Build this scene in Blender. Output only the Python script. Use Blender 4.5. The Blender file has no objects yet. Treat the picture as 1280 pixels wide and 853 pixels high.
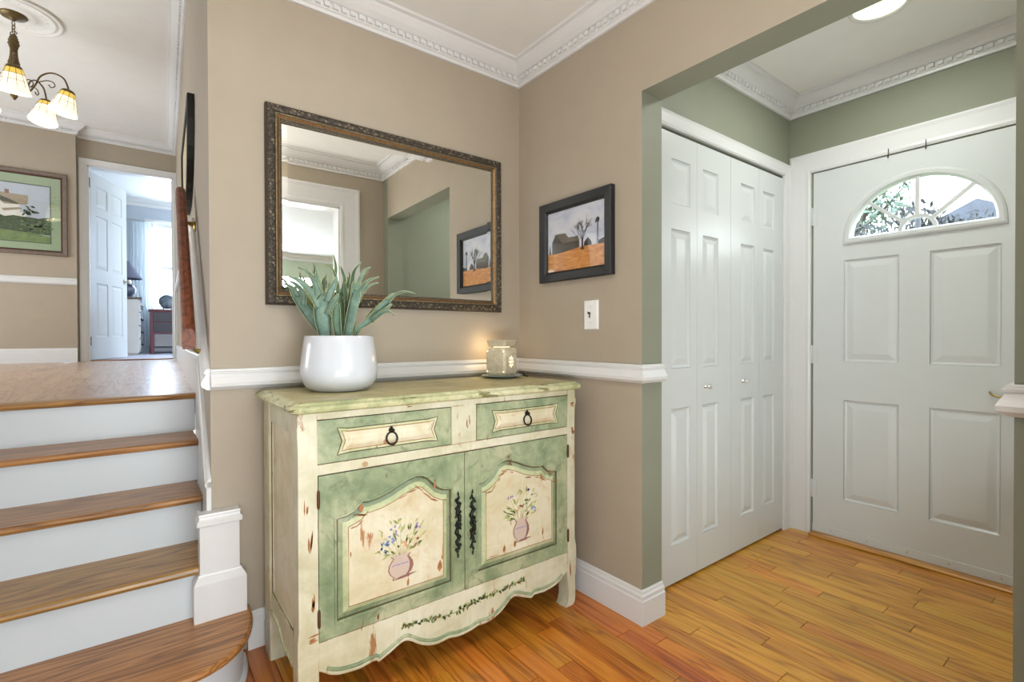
import bpy, bmesh, math, random
from mathutils import Vector, Matrix
from mathutils.geometry import tessellate_polygon
C = bpy.context.scene.collection
SC = bpy.context.scene
random.seed(7)

# ------------------------------------------------------------------ camera
YAW, PITCH, ROLL, FPX, CAMH = math.radians(37.31), math.radians(-0.49), math.radians(-0.15), 616.9, 1.1244
fw = Vector((math.sin(YAW) * math.cos(PITCH), math.cos(YAW) * math.cos(PITCH), math.sin(PITCH)))
rt = Vector((math.cos(YAW), -math.sin(YAW), 0)); up = rt.cross(fw)
rt2 = rt * math.cos(ROLL) + up * math.sin(ROLL); up2 = up * math.cos(ROLL) - rt * math.sin(ROLL)
cam = bpy.data.cameras.new('camera'); cam.lens = FPX * 36 / 1280; cam.sensor_width = 36; cam.clip_start = .02
cam_o = bpy.data.objects.new('camera', cam); C.objects.link(cam_o); SC.camera = cam_o
M = Matrix((rt2, up2, -fw)).transposed().to_4x4(); M.translation = Vector((0, 0, CAMH)); cam_o.matrix_world = M

# ------------------------------------------------------------------ world and light
SC.view_settings.view_transform = 'Standard'; SC.view_settings.look = 'None'
SC.view_settings.gamma = 1; SC.view_settings.exposure = 0.08; SC.view_settings.use_curve_mapping = False
W = bpy.data.worlds.new('sky'); SC.world = W; W.use_nodes = True
wn = W.node_tree; bg = wn.nodes['Background']; bg.inputs[1].default_value = 8.0
tc = wn.nodes.new('ShaderNodeTexCoord'); sx = wn.nodes.new('ShaderNodeSeparateXYZ'); wr = wn.nodes.new('ShaderNodeValToRGB')
wn.links.new(tc.outputs['Generated'], sx.inputs[0]); wn.links.new(sx.outputs[2], wr.inputs[0]); wn.links.new(wr.outputs[0], bg.inputs[0])
wr.color_ramp.elements[0].position = 0.0; wr.color_ramp.elements[0].color = (.95, .98, 1, 1)
wr.color_ramp.elements[1].position = 0.7; wr.color_ramp.elements[1].color = (.62, .78, 1, 1)

def lamp(name, kind, loc, energy, col=(1, 1, 1), size=(1, 1), to=None, radius=.05):
    l = bpy.data.lights.new(name, kind); l.energy = energy; l.color = col
    if kind == 'AREA':
        l.shape = 'RECTANGLE'; l.size, l.size_y = size
    else:
        l.shadow_soft_size = radius
    o = bpy.data.objects.new(name, l); C.objects.link(o); o.location = loc
    if to is not None:
        o.rotation_euler = (Vector(to) - Vector(loc)).to_track_quat('-Z', 'Y').to_euler()
    return o
lamp('living_room_assumed_daylight', 'AREA', (1.0, -4.62, 1.45), 125, (.84, .93, 1), (2.6, 1.3), (1.0, 0, 1.35))  # assumed daylight from behind the camera: bare area light, no window built
lamp('living_room_side_fill', 'AREA', (-2.6, -2.2, 1.5), 45, (.76, .89, 1), (2.4, 1.5), (0, -2.0, 1.4))  # added cool fill at the living room's side; that wall has no window
lamp('doorway_bounce_fill', 'AREA', (.1, -.28, .62), 27, (.93, .96, 1), (1.0, .5), (.5, 1.3, 2.45))  # added fill aimed up through the doorway to brighten the entry ceiling
lamp('entry_assumed_lamp', 'POINT', (.22, .55, 2.28), 13, (1, .92, .82), radius=.13)  # assumed warm lamp under the entry ceiling, no fixture built
lamp('foyer_downlight_lamp', 'AREA', (2.44, .705, 2.46), 9, (.98, 1, .95), (.3, .3), (2.44, .705, 0))
lamp('foyer_side_fill', 'AREA', (2.15, .14, .8), 7, (.93, 1, .97), (.8, 1.3), (2.2, 1.0, 1.5))  # added fill low by the foyer side wall
lamp('hall_assumed_daylight', 'AREA', (-2.95, 4.9, 1.8), 118, (.88, .94, 1), (2.6, 1.7), (-.6, 4.7, 2.9))  # assumed daylight from the hall's left, added before a windowless wall
lamp('stair_hall_fill', 'AREA', (-1.02, 1.1, 1.6), 7, (.88, .94, 1), (1.5, 1.2), (0.3, 1.6, 1.2))  # added cool fill in front of the solid wall left of the stairs
lamp('bedroom_window_daylight', 'AREA', (.72, 10.35, 2.35), 70, (.56, .74, 1), (1.0, 1.4), (.5, 8.0, 2.0))
lamp('bedroom_side_fill', 'AREA', (2.1, 8.6, 2.3), 26, (.56, .74, 1), (1.4, 1.4), (0, 8.4, 2.0))  # added blue fill beside the solid bedroom side wall

# ------------------------------------------------------------------ materials
def hexc(h):
    h = h.lstrip('#'); r = []
    for i in (0, 2, 4):
        c = int(h[i:i + 2], 16) / 255; r.append(c / 12.92 if c <= .04045 else ((c + .055) / 1.055) ** 2.4)
    return (*r, 1)
def new_mat(name):
    m = bpy.data.materials.new(name); m.use_nodes = True
    return m, m.node_tree, m.node_tree.nodes['Principled BSDF']
def node(nt, typ, **kw):
    n = nt.nodes.new('ShaderNode' + typ)
    for k, v in kw.items():
        if k.startswith('i_'):
            n.inputs[k[2:]].default_value = v
        else:
            setattr(n, k, v)
    return n
def mapped(nt, scale=(1, 1, 1), src='Object', rnd=False):
    if src == 'Position':
        s = node(nt, 'NewGeometry').outputs['Position']
    else:
        s = node(nt, 'TexCoord').outputs[src]
    if rnd:
        oi = node(nt, 'ObjectInfo'); mu = node(nt, 'Math', operation='MULTIPLY'); mu.inputs[1].default_value = 61.0
        nt.links.new(oi.outputs['Random'], mu.inputs[0])
        ad = node(nt, 'VectorMath', operation='ADD'); nt.links.new(s, ad.inputs[0]); nt.links.new(mu.outputs[0], ad.inputs[1]); s = ad.outputs[0]
    mp = node(nt, 'Mapping'); mp.inputs['Scale'].default_value = scale; nt.links.new(s, mp.inputs[0])
    return mp.outputs[0]
def noise(nt, vec, scale=1, detail=4, rough=.5, dist=0):
    n = node(nt, 'TexNoise'); n.inputs['Scale'].default_value = scale; n.inputs['Detail'].default_value = detail
    n.inputs['Roughness'].default_value = rough; n.inputs['Distortion'].default_value = dist
    nt.links.new(vec, n.inputs['Vector']); return n.outputs['Fac']
def ramp(nt, fac, stops):
    r = node(nt, 'ValToRGB'); e = r.color_ramp.elements
    while len(e) < len(stops): e.new(.5)
    for k, (p, c) in enumerate(stops):
        e[k].position = p; e[k].color = c if len(c) == 4 else (*c, 1)
    nt.links.new(fac, r.inputs[0]); return r.outputs[0]
def mix(nt, fac, a, b, mode='MIX'):
    n = node(nt, 'MixRGB', blend_type=mode)
    for k, v in ((0, fac), (1, a), (2, b)):
        if hasattr(v, 'is_linked'): nt.links.new(v, n.inputs[k])
        else: n.inputs[k].default_value = v
    return n.outputs[0]
def bump(nt, b, h, strength=.2, dist=.002):
    n = node(nt, 'Bump'); n.inputs['Strength'].default_value = strength; n.inputs['Distance'].default_value = dist
    nt.links.new(h, n.inputs['Height']); nt.links.new(n.outputs[0], b.inputs['Normal'])
K0, K1 = (0, 0, 0, 1), (1, 1, 1, 1)

def paint(name, col, rough=.5, var=.04, bmp=.08, scale=9, spec=.5):
    m, nt, b = new_mat(name); c = hexc(col)
    v = mapped(nt); f = noise(nt, v, scale, 3)
    lo = tuple(x * (1 - var) for x in c[:3]) + (1,); hi = tuple(min(1, x * (1 + var)) for x in c[:3]) + (1,)
    nt.links.new(ramp(nt, f, [(.3, lo), (.7, hi)]), b.inputs['Base Color'])
    b.inputs['Roughness'].default_value = rough; b.inputs['Specular IOR Level'].default_value = spec
    if bmp: bump(nt, b, noise(nt, v, 220, 2), bmp, .001)
    return m
def plain(name, col, rough=.5, metal=0, var=.08, scale=25, emit=None, es=0, coat=0):
    m, nt, b = new_mat(name); c = hexc(col)
    f = noise(nt, mapped(nt), scale, 3)
    lo = tuple(x * (1 - var) for x in c[:3]) + (1,); hi = tuple(min(1, x * (1 + var)) for x in c[:3]) + (1,)
    nt.links.new(ramp(nt, f, [(.3, lo), (.7, hi)]), b.inputs['Base Color'])
    b.inputs['Roughness'].default_value = rough; b.inputs['Metallic'].default_value = metal; b.inputs['Coat Weight'].default_value = coat
    if emit:
        b.inputs['Emission Color'].default_value = hexc(emit); b.inputs['Emission Strength'].default_value = es
    return m
def wood(name, dark, mid, light, axis='y', rough=.3, coat=.25, var=.35, across=13, rings=7, src='Position'):
    m, nt, b = new_mat(name)
    def sc(a, l): return {'y': (a, l, a), 'x': (l, a, a), 'z': (a, a, l)}[axis]
    v1 = mapped(nt, sc(across, 1.1), src, True)
    n1 = noise(nt, v1, 1, 2, .45, .25)
    mu = node(nt, 'Math', operation='MULTIPLY'); mu.inputs[1].default_value = rings; nt.links.new(n1, mu.inputs[0])
    fr = node(nt, 'Math', operation='PINGPONG'); fr.inputs[1].default_value = .5; nt.links.new(mu.outputs[0], fr.inputs[0])
    base = ramp(nt, fr.outputs[0], [(.02, hexc(dark)), (.14, hexc(mid)), (.5, hexc(light))])
    fine = noise(nt, mapped(nt, sc(230, 5), src, True), 1, 3, .6)
    base = mix(nt, .38, base, ramp(nt, fine, [(.3, hexc(mid)), (.62, hexc(light))]))
    base = mix(nt, ramp(nt, fine, [(.33, (.32, .32, .32, 1)), (.42, K0)]), base, hexc(dark))
    oi = node(nt, 'ObjectInfo'); mr = node(nt, 'MapRange'); mr.inputs['To Min'].default_value = 1 - var; mr.inputs['To Max'].default_value = 1 + var * .45
    nt.links.new(oi.outputs['Random'], mr.inputs[0])
    hs = node(nt, 'HueSaturation'); nt.links.new(base, hs.inputs['Color']); nt.links.new(mr.outputs[0], hs.inputs['Value'])
    wv = node(nt, 'Math', operation='MULTIPLY'); wv.inputs[1].default_value = 7.31; nt.links.new(oi.outputs['Random'], wv.inputs[0])
    wf = node(nt, 'Math', operation='FRACT'); nt.links.new(wv.outputs[0], wf.inputs[0])
    mh = node(nt, 'MapRange'); mh.inputs['To Min'].default_value = .488; mh.inputs['To Max'].default_value = .512
    nt.links.new(wf.outputs[0], mh.inputs[0]); nt.links.new(mh.outputs[0], hs.inputs['Hue'])
    nt.links.new(hs.outputs[0], b.inputs['Base Color'])
    b.inputs['Roughness'].default_value = rough; b.inputs['Coat Weight'].default_value = coat; b.inputs['Coat Roughness'].default_value = .18
    bump(nt, b, fine, .06, .001)
    return m
def distressed(name, cols, wear='#8a5a34', thr=.66, smudge=None, stretch=(26, 26, 5), edge=True):
    m, nt, b = new_mat(name); v = mapped(nt)
    base = ramp(nt, noise(nt, v, 7, 6, .62, .4), [(.36, hexc(cols[0])), (.5, hexc(cols[1])), (.63, hexc(cols[2]))])
    streak = noise(nt, mapped(nt, (stretch[0] * 3, stretch[1] * 3, stretch[2] * 2)), 1, 3, .6)
    base = mix(nt, ramp(nt, streak, [(.45, K0), (.75, (.4, .4, .4, 1))]), base, hexc(cols[0]))
    if smudge:
        base = mix(nt, ramp(nt, noise(nt, v, 13, 5, .7, .8), [(.53, K0), (.70, (.8, .8, .8, 1))]), base, hexc(smudge))
    w = noise(nt, mapped(nt, stretch), 1, 5, .6, .3); w2 = noise(nt, v, 5, 2)
    wm = node(nt, 'Math', operation='MULTIPLY_ADD'); nt.links.new(w2, wm.inputs[0]); wm.inputs[1].default_value = .45; wm.inputs[2].default_value = -.22
    wa = node(nt, 'Math', operation='ADD'); nt.links.new(w, wa.inputs[0]); nt.links.new(wm.outputs[0], wa.inputs[1])
    src = wa.outputs[0]
    if edge:
        bv = node(nt, 'Bevel'); bv.samples = 4; bv.inputs['Radius'].default_value = .005
        ge = node(nt, 'NewGeometry'); dp = node(nt, 'VectorMath', operation='DOT_PRODUCT')
        nt.links.new(bv.outputs[0], dp.inputs[0]); nt.links.new(ge.outputs['Normal'], dp.inputs[1])
        ed = node(nt, 'MapRange'); ed.inputs['From Min'].default_value = .999; ed.inputs['From Max'].default_value = .9; ed.inputs['To Max'].default_value = .17
        nt.links.new(dp.outputs['Value'], ed.inputs[0])
        ea = node(nt, 'Math', operation='ADD'); nt.links.new(src, ea.inputs[0]); nt.links.new(ed.outputs[0], ea.inputs[1]); src = ea.outputs[0]
    base = mix(nt, ramp(nt, src, [(thr, K0), (thr + .05, (.9, .9, .9, 1))]), base, hexc(wear))
    nt.links.new(base, b.inputs['Base Color']); b.inputs['Roughness'].default_value = .42
    bump(nt, b, streak, .12, .001)
    return m
def glass(name, tint=(1, 1, 1, 1), refl=.07):
    m, nt, b = new_mat(name); nt.nodes.remove(b)
    tr = node(nt, 'BsdfTransparent'); tr.inputs[0].default_value = tint
    gl = node(nt, 'BsdfGlossy'); gl.inputs['Roughness'].default_value = .02
    mx = node(nt, 'MixShader'); mx.inputs[0].default_value = refl
    nt.links.new(tr.outputs[0], mx.inputs[1]); nt.links.new(gl.outputs[0], mx.inputs[2]); nt.links.new(mx.outputs[0], nt.nodes['Material Output'].inputs[0])
    return m
def sheer(name):
    m, nt, b = new_mat(name); nt.nodes.remove(b)
    tr = node(nt, 'BsdfTransparent'); tl = node(nt, 'BsdfTranslucent'); df = node(nt, 'BsdfDiffuse')
    for n_ in (tl, df): n_.inputs[0].default_value = (.86, .92, .95, 1)
    m1 = node(nt, 'MixShader'); m1.inputs[0].default_value = .5; nt.links.new(tl.outputs[0], m1.inputs[1]); nt.links.new(df.outputs[0], m1.inputs[2])
    f = noise(nt, mapped(nt, (300, 300, 300)), 1, 2); rr = ramp(nt, f, [(.3, (.5, .5, .5, 1)), (.7, (.75, .75, .75, 1))])
    m2 = node(nt, 'MixShader'); nt.links.new(rr, m2.inputs[0]); nt.links.new(tr.outputs[0], m2.inputs[1]); nt.links.new(m1.outputs[0], m2.inputs[2])
    nt.links.new(m2.outputs[0], nt.nodes['Material Output'].inputs[0]); return m

TAN = paint('tan_wall_paint', '#a89c8a', .62, .02)
OLIVE = paint('olive_wall_colour', '#878a78', .6, .02)  # olive tone shared by the foyer walls, the reveal and the right stub
GREYP = paint('bedroom_grey_blue_paint', '#a9b2bd', .6, .02)
SAGE = paint('living_room_pale_sage_paint', '#b5bfa8', .6, .02)
CEIL = paint('ceiling_white_paint', '#e8e7e2', .7, .015)
TRIM = paint('white_trim_paint', '#dadad9', .32, .01, .03)
DOORW = paint('white_door_paint', '#cfd2d1', .28, .01, .05)
RISER = paint('white_riser_paint', '#ccd2d6', .35, .01, .03)
OAK = wood('honey_oak_floor', '#96560f', '#c98424', '#e0a642', 'y', .28, .2, .2)
OAKR = wood('amber_oak_entry_floor', '#82400c', '#bd671c', '#d88a34', 'y', .28, .2, .2)
HALLOAK = wood('upper_hall_oak', '#97775c', '#bb9c82', '#ceb49e', 'y', .3, .15, .12)
TREADW = wood('stair_tread_oak', '#4d2f16', '#8f5d2d', '#bc894e', 'x', .34, .12, .12, 16, 9)
RAILW = wood('handrail_mahogany', '#3a1c0c', '#6d3c1d', '#89552f', 'y', .5, 0, .1)
SUB = plain('dark_subfloor', '#3a2413', .8)
CREAM = distressed('distressed_cream_paint', ('#bcb693', '#cdc8ac', '#d6d2ba'), '#9a6434', .67, None)
CREAMP = distressed('panel_cream_paint', ('#cbc09c', '#d7ceb1', '#ddd7bf'), '#a86a38', .675, '#cbb189', (34, 34, 7))
GREEN = distressed('distressed_green_paint', ('#788865', '#97a17d', '#b4b592'), '#6e5230', .70, '#606c4e', (20, 20, 14), False)
TOPP = distressed('aged_yellow_green_top', ('#a99d68', '#bcb17f', '#c8c093'), '#7e6a3a', .72, '#94935f', (5, 30, 30), False)
TOPEDGE = distressed('aged_green_edge', ('#9ba275', '#cbc79c', '#d8d3b0'), '#6d6a3c', .60, '#808c5c', (9, 30, 60), False)
GREENC = distressed('pale_green_glaze', ('#a8b184', '#c5c69c', '#d2d0ac'), '#7d5a30', .72, '#93a272', (20, 20, 20), False)
WEAR = plain('bare_brown_wood_wear', '#a06c3e', .6, var=.3, scale=80)
UMBER = plain('umber_glaze_line', '#5a4a2c', .6, var=.3, scale=60)
IRON = plain('blackened_iron', '#23241f', .45, .6, .3, 90)
BRASS = plain('antique_brass', '#a8904e', .3, 1)
BRONZE = plain('dark_bronze', '#6a5a3a', .45, .7, .25, 60)
STEEL = plain('satin_nickel', '#bdbab2', .28, 1)
GILT = plain('worn_gilt', '#7d725c', .5, .5, .4, 120)
COPPERG = plain('copper_gilt', '#8d6c46', .42, .6, .2, 60)
DARKG = plain('dark_patina_gilt', '#453d33', .5, .3, .5, 140)
BLACKF = plain('black_frame_wood', '#1b1c1e', .5, 0, .1, 40)
BROWNF = plain('weathered_brown_frame', '#6f6055', .5, 0, .18, 50)
POTW = plain('white_ceramic_glaze', '#cdd0d6', .22, 0, .01, 6, coat=.3)
GLASS = glass('window_glass')
FGLASS = glass('picture_glass', refl=.05)
SHEER = sheer('sheer_curtain_cloth')
m_, nt_, b_ = new_mat('silvered_mirror'); nt_.nodes.remove(b_); MIRROR = m_
g_ = node(nt_, 'BsdfGlossy'); g_.inputs['Color'].default_value = (.90, .92, .90, 1); g_.inputs['Roughness'].default_value = .004
nt_.links.new(g_.outputs[0], nt_.nodes['Material Output'].inputs[0])

# ------------------------------------------------------------------ mesh builder
WP = {}
class MB:
    def __init__(s): s.v = []; s.f = []; s.m = []; s.s = []; s.xf = None
    def add(s, vs, fs, m=0, smooth=False):
        k = len(s.v)
        s.v += [(s.xf @ Vector(p)) if s.xf else Vector(p) for p in vs]
        for f in fs: s.f.append([i + k for i in f]); s.m.append(m); s.s.append(smooth)
        return s
    def box(s, x0, x1, y0, y1, z0, z1, m=0, bev=0, seg=1):
        vs = [(x0, y0, z0), (x1, y0, z0), (x1, y1, z0), (x0, y1, z0), (x0, y0, z1), (x1, y0, z1), (x1, y1, z1), (x0, y1, z1)]
        fs = [(0, 3, 2, 1), (4, 5, 6, 7), (0, 1, 5, 4), (1, 2, 6, 5), (2, 3, 7, 6), (3, 0, 4, 7)]
        if not bev: return s.add(vs, fs, m)
        b = bmesh.new(); bv = [b.verts.new(p) for p in vs]
        for f in fs: b.faces.new([bv[i] for i in f])
        bmesh.ops.bevel(b, geom=b.edges[:], offset=bev, segments=seg, affect='EDGES', profile=.5)
        b.verts.index_update(); out = ([v.co.copy() for v in b.verts], [[v.index for v in f.verts] for f in b.faces]); b.free()
        return s.add(*out, m, seg > 1)
    def plate(s, outer, holes, fn, d0, d1, m=0, mside=None):
        polys = [outer] + list(holes); flat = [p for q in polys for p in q]; n = len(flat)
        tris = tessellate_polygon([[Vector((p[0], p[1], 0)) for p in q] for q in polys])
        vs = [fn(p[0], p[1], d0) for p in flat] + [fn(p[0], p[1], d1) for p in flat]
        s.add(vs, [tuple(t) for t in tris] + [tuple(i + n for i in reversed(t)) for t in tris], m)
        k = 0; fs = []
        for q in polys:
            L = len(q)
            for i in range(L):
                a, b = k + i, k + (i + 1) % L; fs.append((a, b, b + n, a + n))
            k += L
        return s.add(vs, fs, m if mside is None else mside)
    def rings(s, rs, m=0, closed=True, cap0=False, cap1=False, smooth=False, ms=None):
        n = len(rs[0]); vs = [p for r in rs for p in r]
        for k in range(len(rs) - 1):
            fs = []
            for i in range(n if closed else n - 1):
                j = (i + 1) % n; fs.append((k * n + i, k * n + j, (k + 1) * n + j, (k + 1) * n + i))
            base = len(s.v)
            if k == 0: s.add(vs, fs, ms[k] if ms else m, smooth); b0 = base
            else:
                for f in fs: s.f.append([i + b0 for i in f]); s.m.append(ms[k] if ms else m); s.s.append(smooth)
        if cap0: s.f.append([b0 + i for i in range(n)][::-1]); s.m.append(ms[0] if ms else m); s.s.append(False)
        if cap1: s.f.append([b0 + (len(rs) - 1) * n + i for i in range(n)]); s.m.append(ms[-1] if ms else m); s.s.append(False)
        return s
    def tube(s, pts, rad, seg=8, m=0, closed=False, flat=1.0):
        pts = [Vector(p) for p in pts]; n = len(pts); rs = []; pn = None
        for i, p in enumerate(pts):
            a = pts[(i - 1) % n] if (closed or i > 0) else p; b = pts[(i + 1) % n] if (closed or i < n - 1) else p
            t = (b - a).normalized()
            if pn is None:
                pn = t.orthogonal().normalized()
                if abs(t.z) < .9: pn = (Vector((0, 0, 1)) - t * t.z).normalized()
            pn = (pn - t * pn.dot(t)).normalized(); bn = t.cross(pn)
            r = rad[i] if isinstance(rad, (list, tuple)) else rad
            rs.append([p + pn * (r * flat * math.cos(2 * math.pi * k / seg)) + bn * (r * math.sin(2 * math.pi * k / seg)) for k in range(seg)])
        if closed: rs.append(rs[0])
        return s.rings(rs, m, True, not closed, not closed, True)
    def lathe(s, prof, c=(0, 0, 0), seg=24, m=0, mat=None, smooth=True, ms=None, caps=True):
        c = Vector(c); rs = []
        for r, z in prof:
            ring = [Vector((r * math.cos(2 * math.pi * k / seg), r * math.sin(2 * math.pi * k / seg), z)) for k in range(seg)]
            rs.append([(mat @ p if mat else p) + c for p in ring])
        return s.rings(rs, m, True, caps, caps, smooth, ms)
    def ball(s, c, r, seg=8, m=0, mat=None):
        r = (r, r, r) if not hasattr(r, '__len__') else r; h = max(4, seg // 2 + 1); rs = []; c = Vector(c)
        for i in range(h + 1):
            t = math.pi * min(max(i / h, .02), .98)
            ring = [Vector((r[0] * math.sin(t) * math.cos(2 * math.pi * k / seg), r[1] * math.sin(t) * math.sin(2 * math.pi * k / seg), -r[2] * math.cos(t))) for k in range(seg)]
            rs.append([(mat @ p if mat else p) + c for p in ring])
        return s.rings(rs, m, True, True, True, True)
    def grid(s, fn, nu, nv, m=0, smooth=True):
        vs = [fn(i / nu, j / nv) for i in range(nu + 1) for j in range(nv + 1)]
        fs = [(i * (nv + 1) + j, (i + 1) * (nv + 1) + j, (i + 1) * (nv + 1) + j + 1, i * (nv + 1) + j + 1) for i in range(nu) for j in range(nv)]
        return s.add(vs, fs, m, smooth)
    def mould(s, path, prof, z0=0, m=0, closed=False):
        """path: plan polyline, wall on its right, profile (distance out to the left, height)"""
        n = len(path); P = [Vector((p[0], p[1])) for p in path]; offs = []
        for i in range(n):
            dirs = []
            if closed or i > 0: dirs.append((P[i] - P[(i - 1) % n]).normalized())
            if closed or i < n - 1: dirs.append((P[(i + 1) % n] - P[i]).normalized())
            ns = [Vector((-d.y, d.x)) for d in dirs]; b = sum(ns, Vector((0, 0))).normalized()
            offs.append(b / max(.2, b.dot(ns[0])))
        rs = [[Vector((P[i].x + offs[i].x * d, P[i].y + offs[i].y * d, z0 + h)) for d, h in prof] for i in range(n)]
        if closed: rs.append(rs[0])
        return s.rings(rs, m, True, not closed, not closed, False)
    def frame(s, O, U, V, N, w, h, prof, ms=None, m=0, smooth=False):
        """rectangular frame: profile of (inset from the outer edge, height)"""
        rs = []
        for ins, d in prof:
            rs.append([O + U * a + V * b + N * d for a, b in ((ins, ins), (w - ins, ins), (w - ins, h - ins), (ins, h - ins))])
        return s.rings(rs, m, True, False, False, smooth, ms)
    def build(s, name, mats, parent=None, origin=None, label=None, cat=None, group=None, kind=None, recalc=True):
        if not isinstance(mats, (list, tuple)): mats = [mats]
        if parent is not None: org = WP[parent.name]
        elif origin is not None: org = Vector(origin)
        else:
            xs = [p.x for p in s.v]; ys = [p.y for p in s.v]; zs = [p.z for p in s.v]
            org = Vector(((min(xs) + max(xs)) / 2, (min(ys) + max(ys)) / 2, min(zs)))
        me = bpy.data.meshes.new(name); me.from_pydata([p - org for p in s.v], [], s.f)
        for mt in mats: me.materials.append(mt)
        me.polygons.foreach_set('material_index', s.m); me.polygons.foreach_set('use_smooth', s.s)
        if recalc:
            b = bmesh.new(); b.from_mesh(me); bmesh.ops.remove_doubles(b, verts=b.verts, dist=1e-6)
            bmesh.ops.recalc_face_normals(b, faces=b.faces); b.to_mesh(me); b.free()
        o = bpy.data.objects.new(name, me); C.objects.link(o)
        if parent is not None: o.parent = parent
        else: o.location = org
        WP[o.name] = org; tag(o, label, cat, group, kind); return o
def tag(o, label=None, cat=None, group=None, kind=None):
    for k, v in (('label', label), ('category', cat), ('group', group), ('kind', kind)):
        if v: o[k] = v
    return o
def thing(name, loc, label, cat, group=None, kind=None):
    o = bpy.data.objects.new(name, None); o.empty_display_size = .05; C.objects.link(o); o.location = loc
    WP[o.name] = Vector(loc); return tag(o, label, cat, group, kind)
def rect(u0, u1, v0, v1): return [(u0, v0), (u1, v0), (u1, v1), (u0, v1)]
def inset(poly, d):
    n = len(poly); out = []
    for i in range(n):
        a, p, b = Vector(poly[i - 1]), Vector(poly[i]), Vector(poly[(i + 1) % n])
        d1, d2 = (p - a).normalized(), (b - p).normalized(); n1, n2 = Vector((-d1.y, d1.x)), Vector((-d2.y, d2.x))
        bb = (n1 + n2).normalized(); q = p + bb * (d / max(.5, bb.dot(n1))); out.append((q.x, q.y))
    return out
def spline(pts, n=6):
    out = []; P = [Vector(p) for p in pts]
    for i in range(len(P) - 1):
        a = P[max(i - 1, 0)]; b = P[i]; c = P[i + 1]; d = P[min(i + 2, len(P) - 1)]
        for k in range(n):
            t = k / n; out.append(.5 * (2 * b + (c - a) * t + (2 * a - 5 * b + 4 * c - d) * t * t + (3 * b - a - 3 * c + d) * t ** 3))
    out.append(P[-1]); return out

# ------------------------------------------------------------------ setting: numbers
YM, XC, XE, SLP = 1.993, 1.567, .204, .037       # mirror wall, switch wall, its left end, skew of the stair wall
XJ, YJ, YR, ZH = 1.693, 1.222, .197, 2.077        # opening to the foyer
YC, XD, ZCL = 1.325, 3.067, 2.49                  # closet wall, front door wall, ceiling
ZL, ZU, YL = .87, 3.37, 2.70                      # upper floor, upper ceiling, last riser
YP, YD = 6.95, 7.05                               # painting wall, bedroom door wall
YB0, YB1 = -.03, .11                              # wall the camera stands in
def xs(y): return XE + SLP * (y - YM)

# ------------------------------------------------------------------ floors
fl = MB().box(-1.25, 3.25, -.1, 2.15, -.08, -.012).build('floor', SUB, kind='structure', label='honey oak strip floor of the entry and foyer', cat='floor', origin=(0, 0, 0))
pm = MB().box(-.5, .5, -.5, .5, -.5, .5, 0)
def plank_mesh(w, t, L, mat, name, bev=.0009):
    b = MB().box(-w / 2, w / 2, -L / 2, L / 2, -t, 0, 0, bev)
    me = bpy.data.meshes.new(name); me.from_pydata([tuple(p) for p in b.v], [], b.f); me.materials.append(mat); return me
PW = .075; LENS = (.32, .45, .6, .8, 1.05)
PM = [plank_mesh(PW - .0020, .012, L - .0020, OAK, 'plank') for L in LENS]; PMR = [plank_mesh(PW - .0020, .012, L - .0020, OAKR, 'plank') for L in LENS]
def lay(parent, x0, n, y0, y1f, z, meshes, lens, pw, rng, y0f=None, jit=.4):
    for i in range(n):
        x = x0 + pw * (i + .5); y = (y0f(x) if y0f else y0) - rng.random() * jit; yend = y1f(x)
        while y < yend:
            k = rng.randrange(len(lens)); L = lens[k]
            if y + L > yend + .45: k = 0; L = lens[0]
            o = bpy.data.objects.new('plank', meshes[k]); C.objects.link(o); o.parent = parent; o.location = Vector((x, y + L / 2, z)) - WP[parent.name]; y += L
rg = random.Random(11)
lay(fl, -.30, 25, .05, lambda x: 2.0, 0, PMR, LENS, PW, rg, lambda x: .35 if x < .5 else .25)
lay(fl, -.30 + 25 * PW, 20, .0, lambda x: 1.35, 0, PM, LENS, PW, rg, lambda x: .28)
fl2 = MB().box(-3.3, .55, YL + .02, 7.05, ZL - .1, ZL - .012).build('floor', SUB, kind='structure', label='upper hall oak floor at the top of the stairs', cat='floor', origin=(0, YL + .02, ZL - .1))
HL = (.7, .95, 1.3); HM = [plank_mesh(.0948, .012, L - .0008, HALLOAK, 'plank', 0) for L in HL]
lay(fl2, -1.2, 17, YL + .22, lambda x: 6.75, ZL, HM, HL, .0955, random.Random(4), lambda x: YL + .0905, 0)
MB().box(-3.3, -1.2, YL, 7.05, ZL - .012, ZL).build('wide_boards', HALLOAK, fl2, kind='stuff')
MB().box(-1.2, .43, YL + .02, YL + .09, ZL - .012, ZL - .0005).build('edge_board', HALLOAK, fl2)
MB().box(-1.6, 2.2, 7.17, 10.3, ZL - .1, ZL + .003).build('floor', plain('bedroom_pale_carpet', '#b3b4bd', .9, 0, .15, 200), kind='structure', label='pale blue-grey bedroom carpet beyond the open door', cat='floor')
MB().box(-3.0, 3.3, -4.75, YB0 + .0, -.08, 0).build('floor', wood('living_room_oak', '#5d3515', '#98632c', '#b98546', 'y', .3, .3, .1), kind='structure', label='living room oak floor behind the entry doorway', cat='floor')

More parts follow.
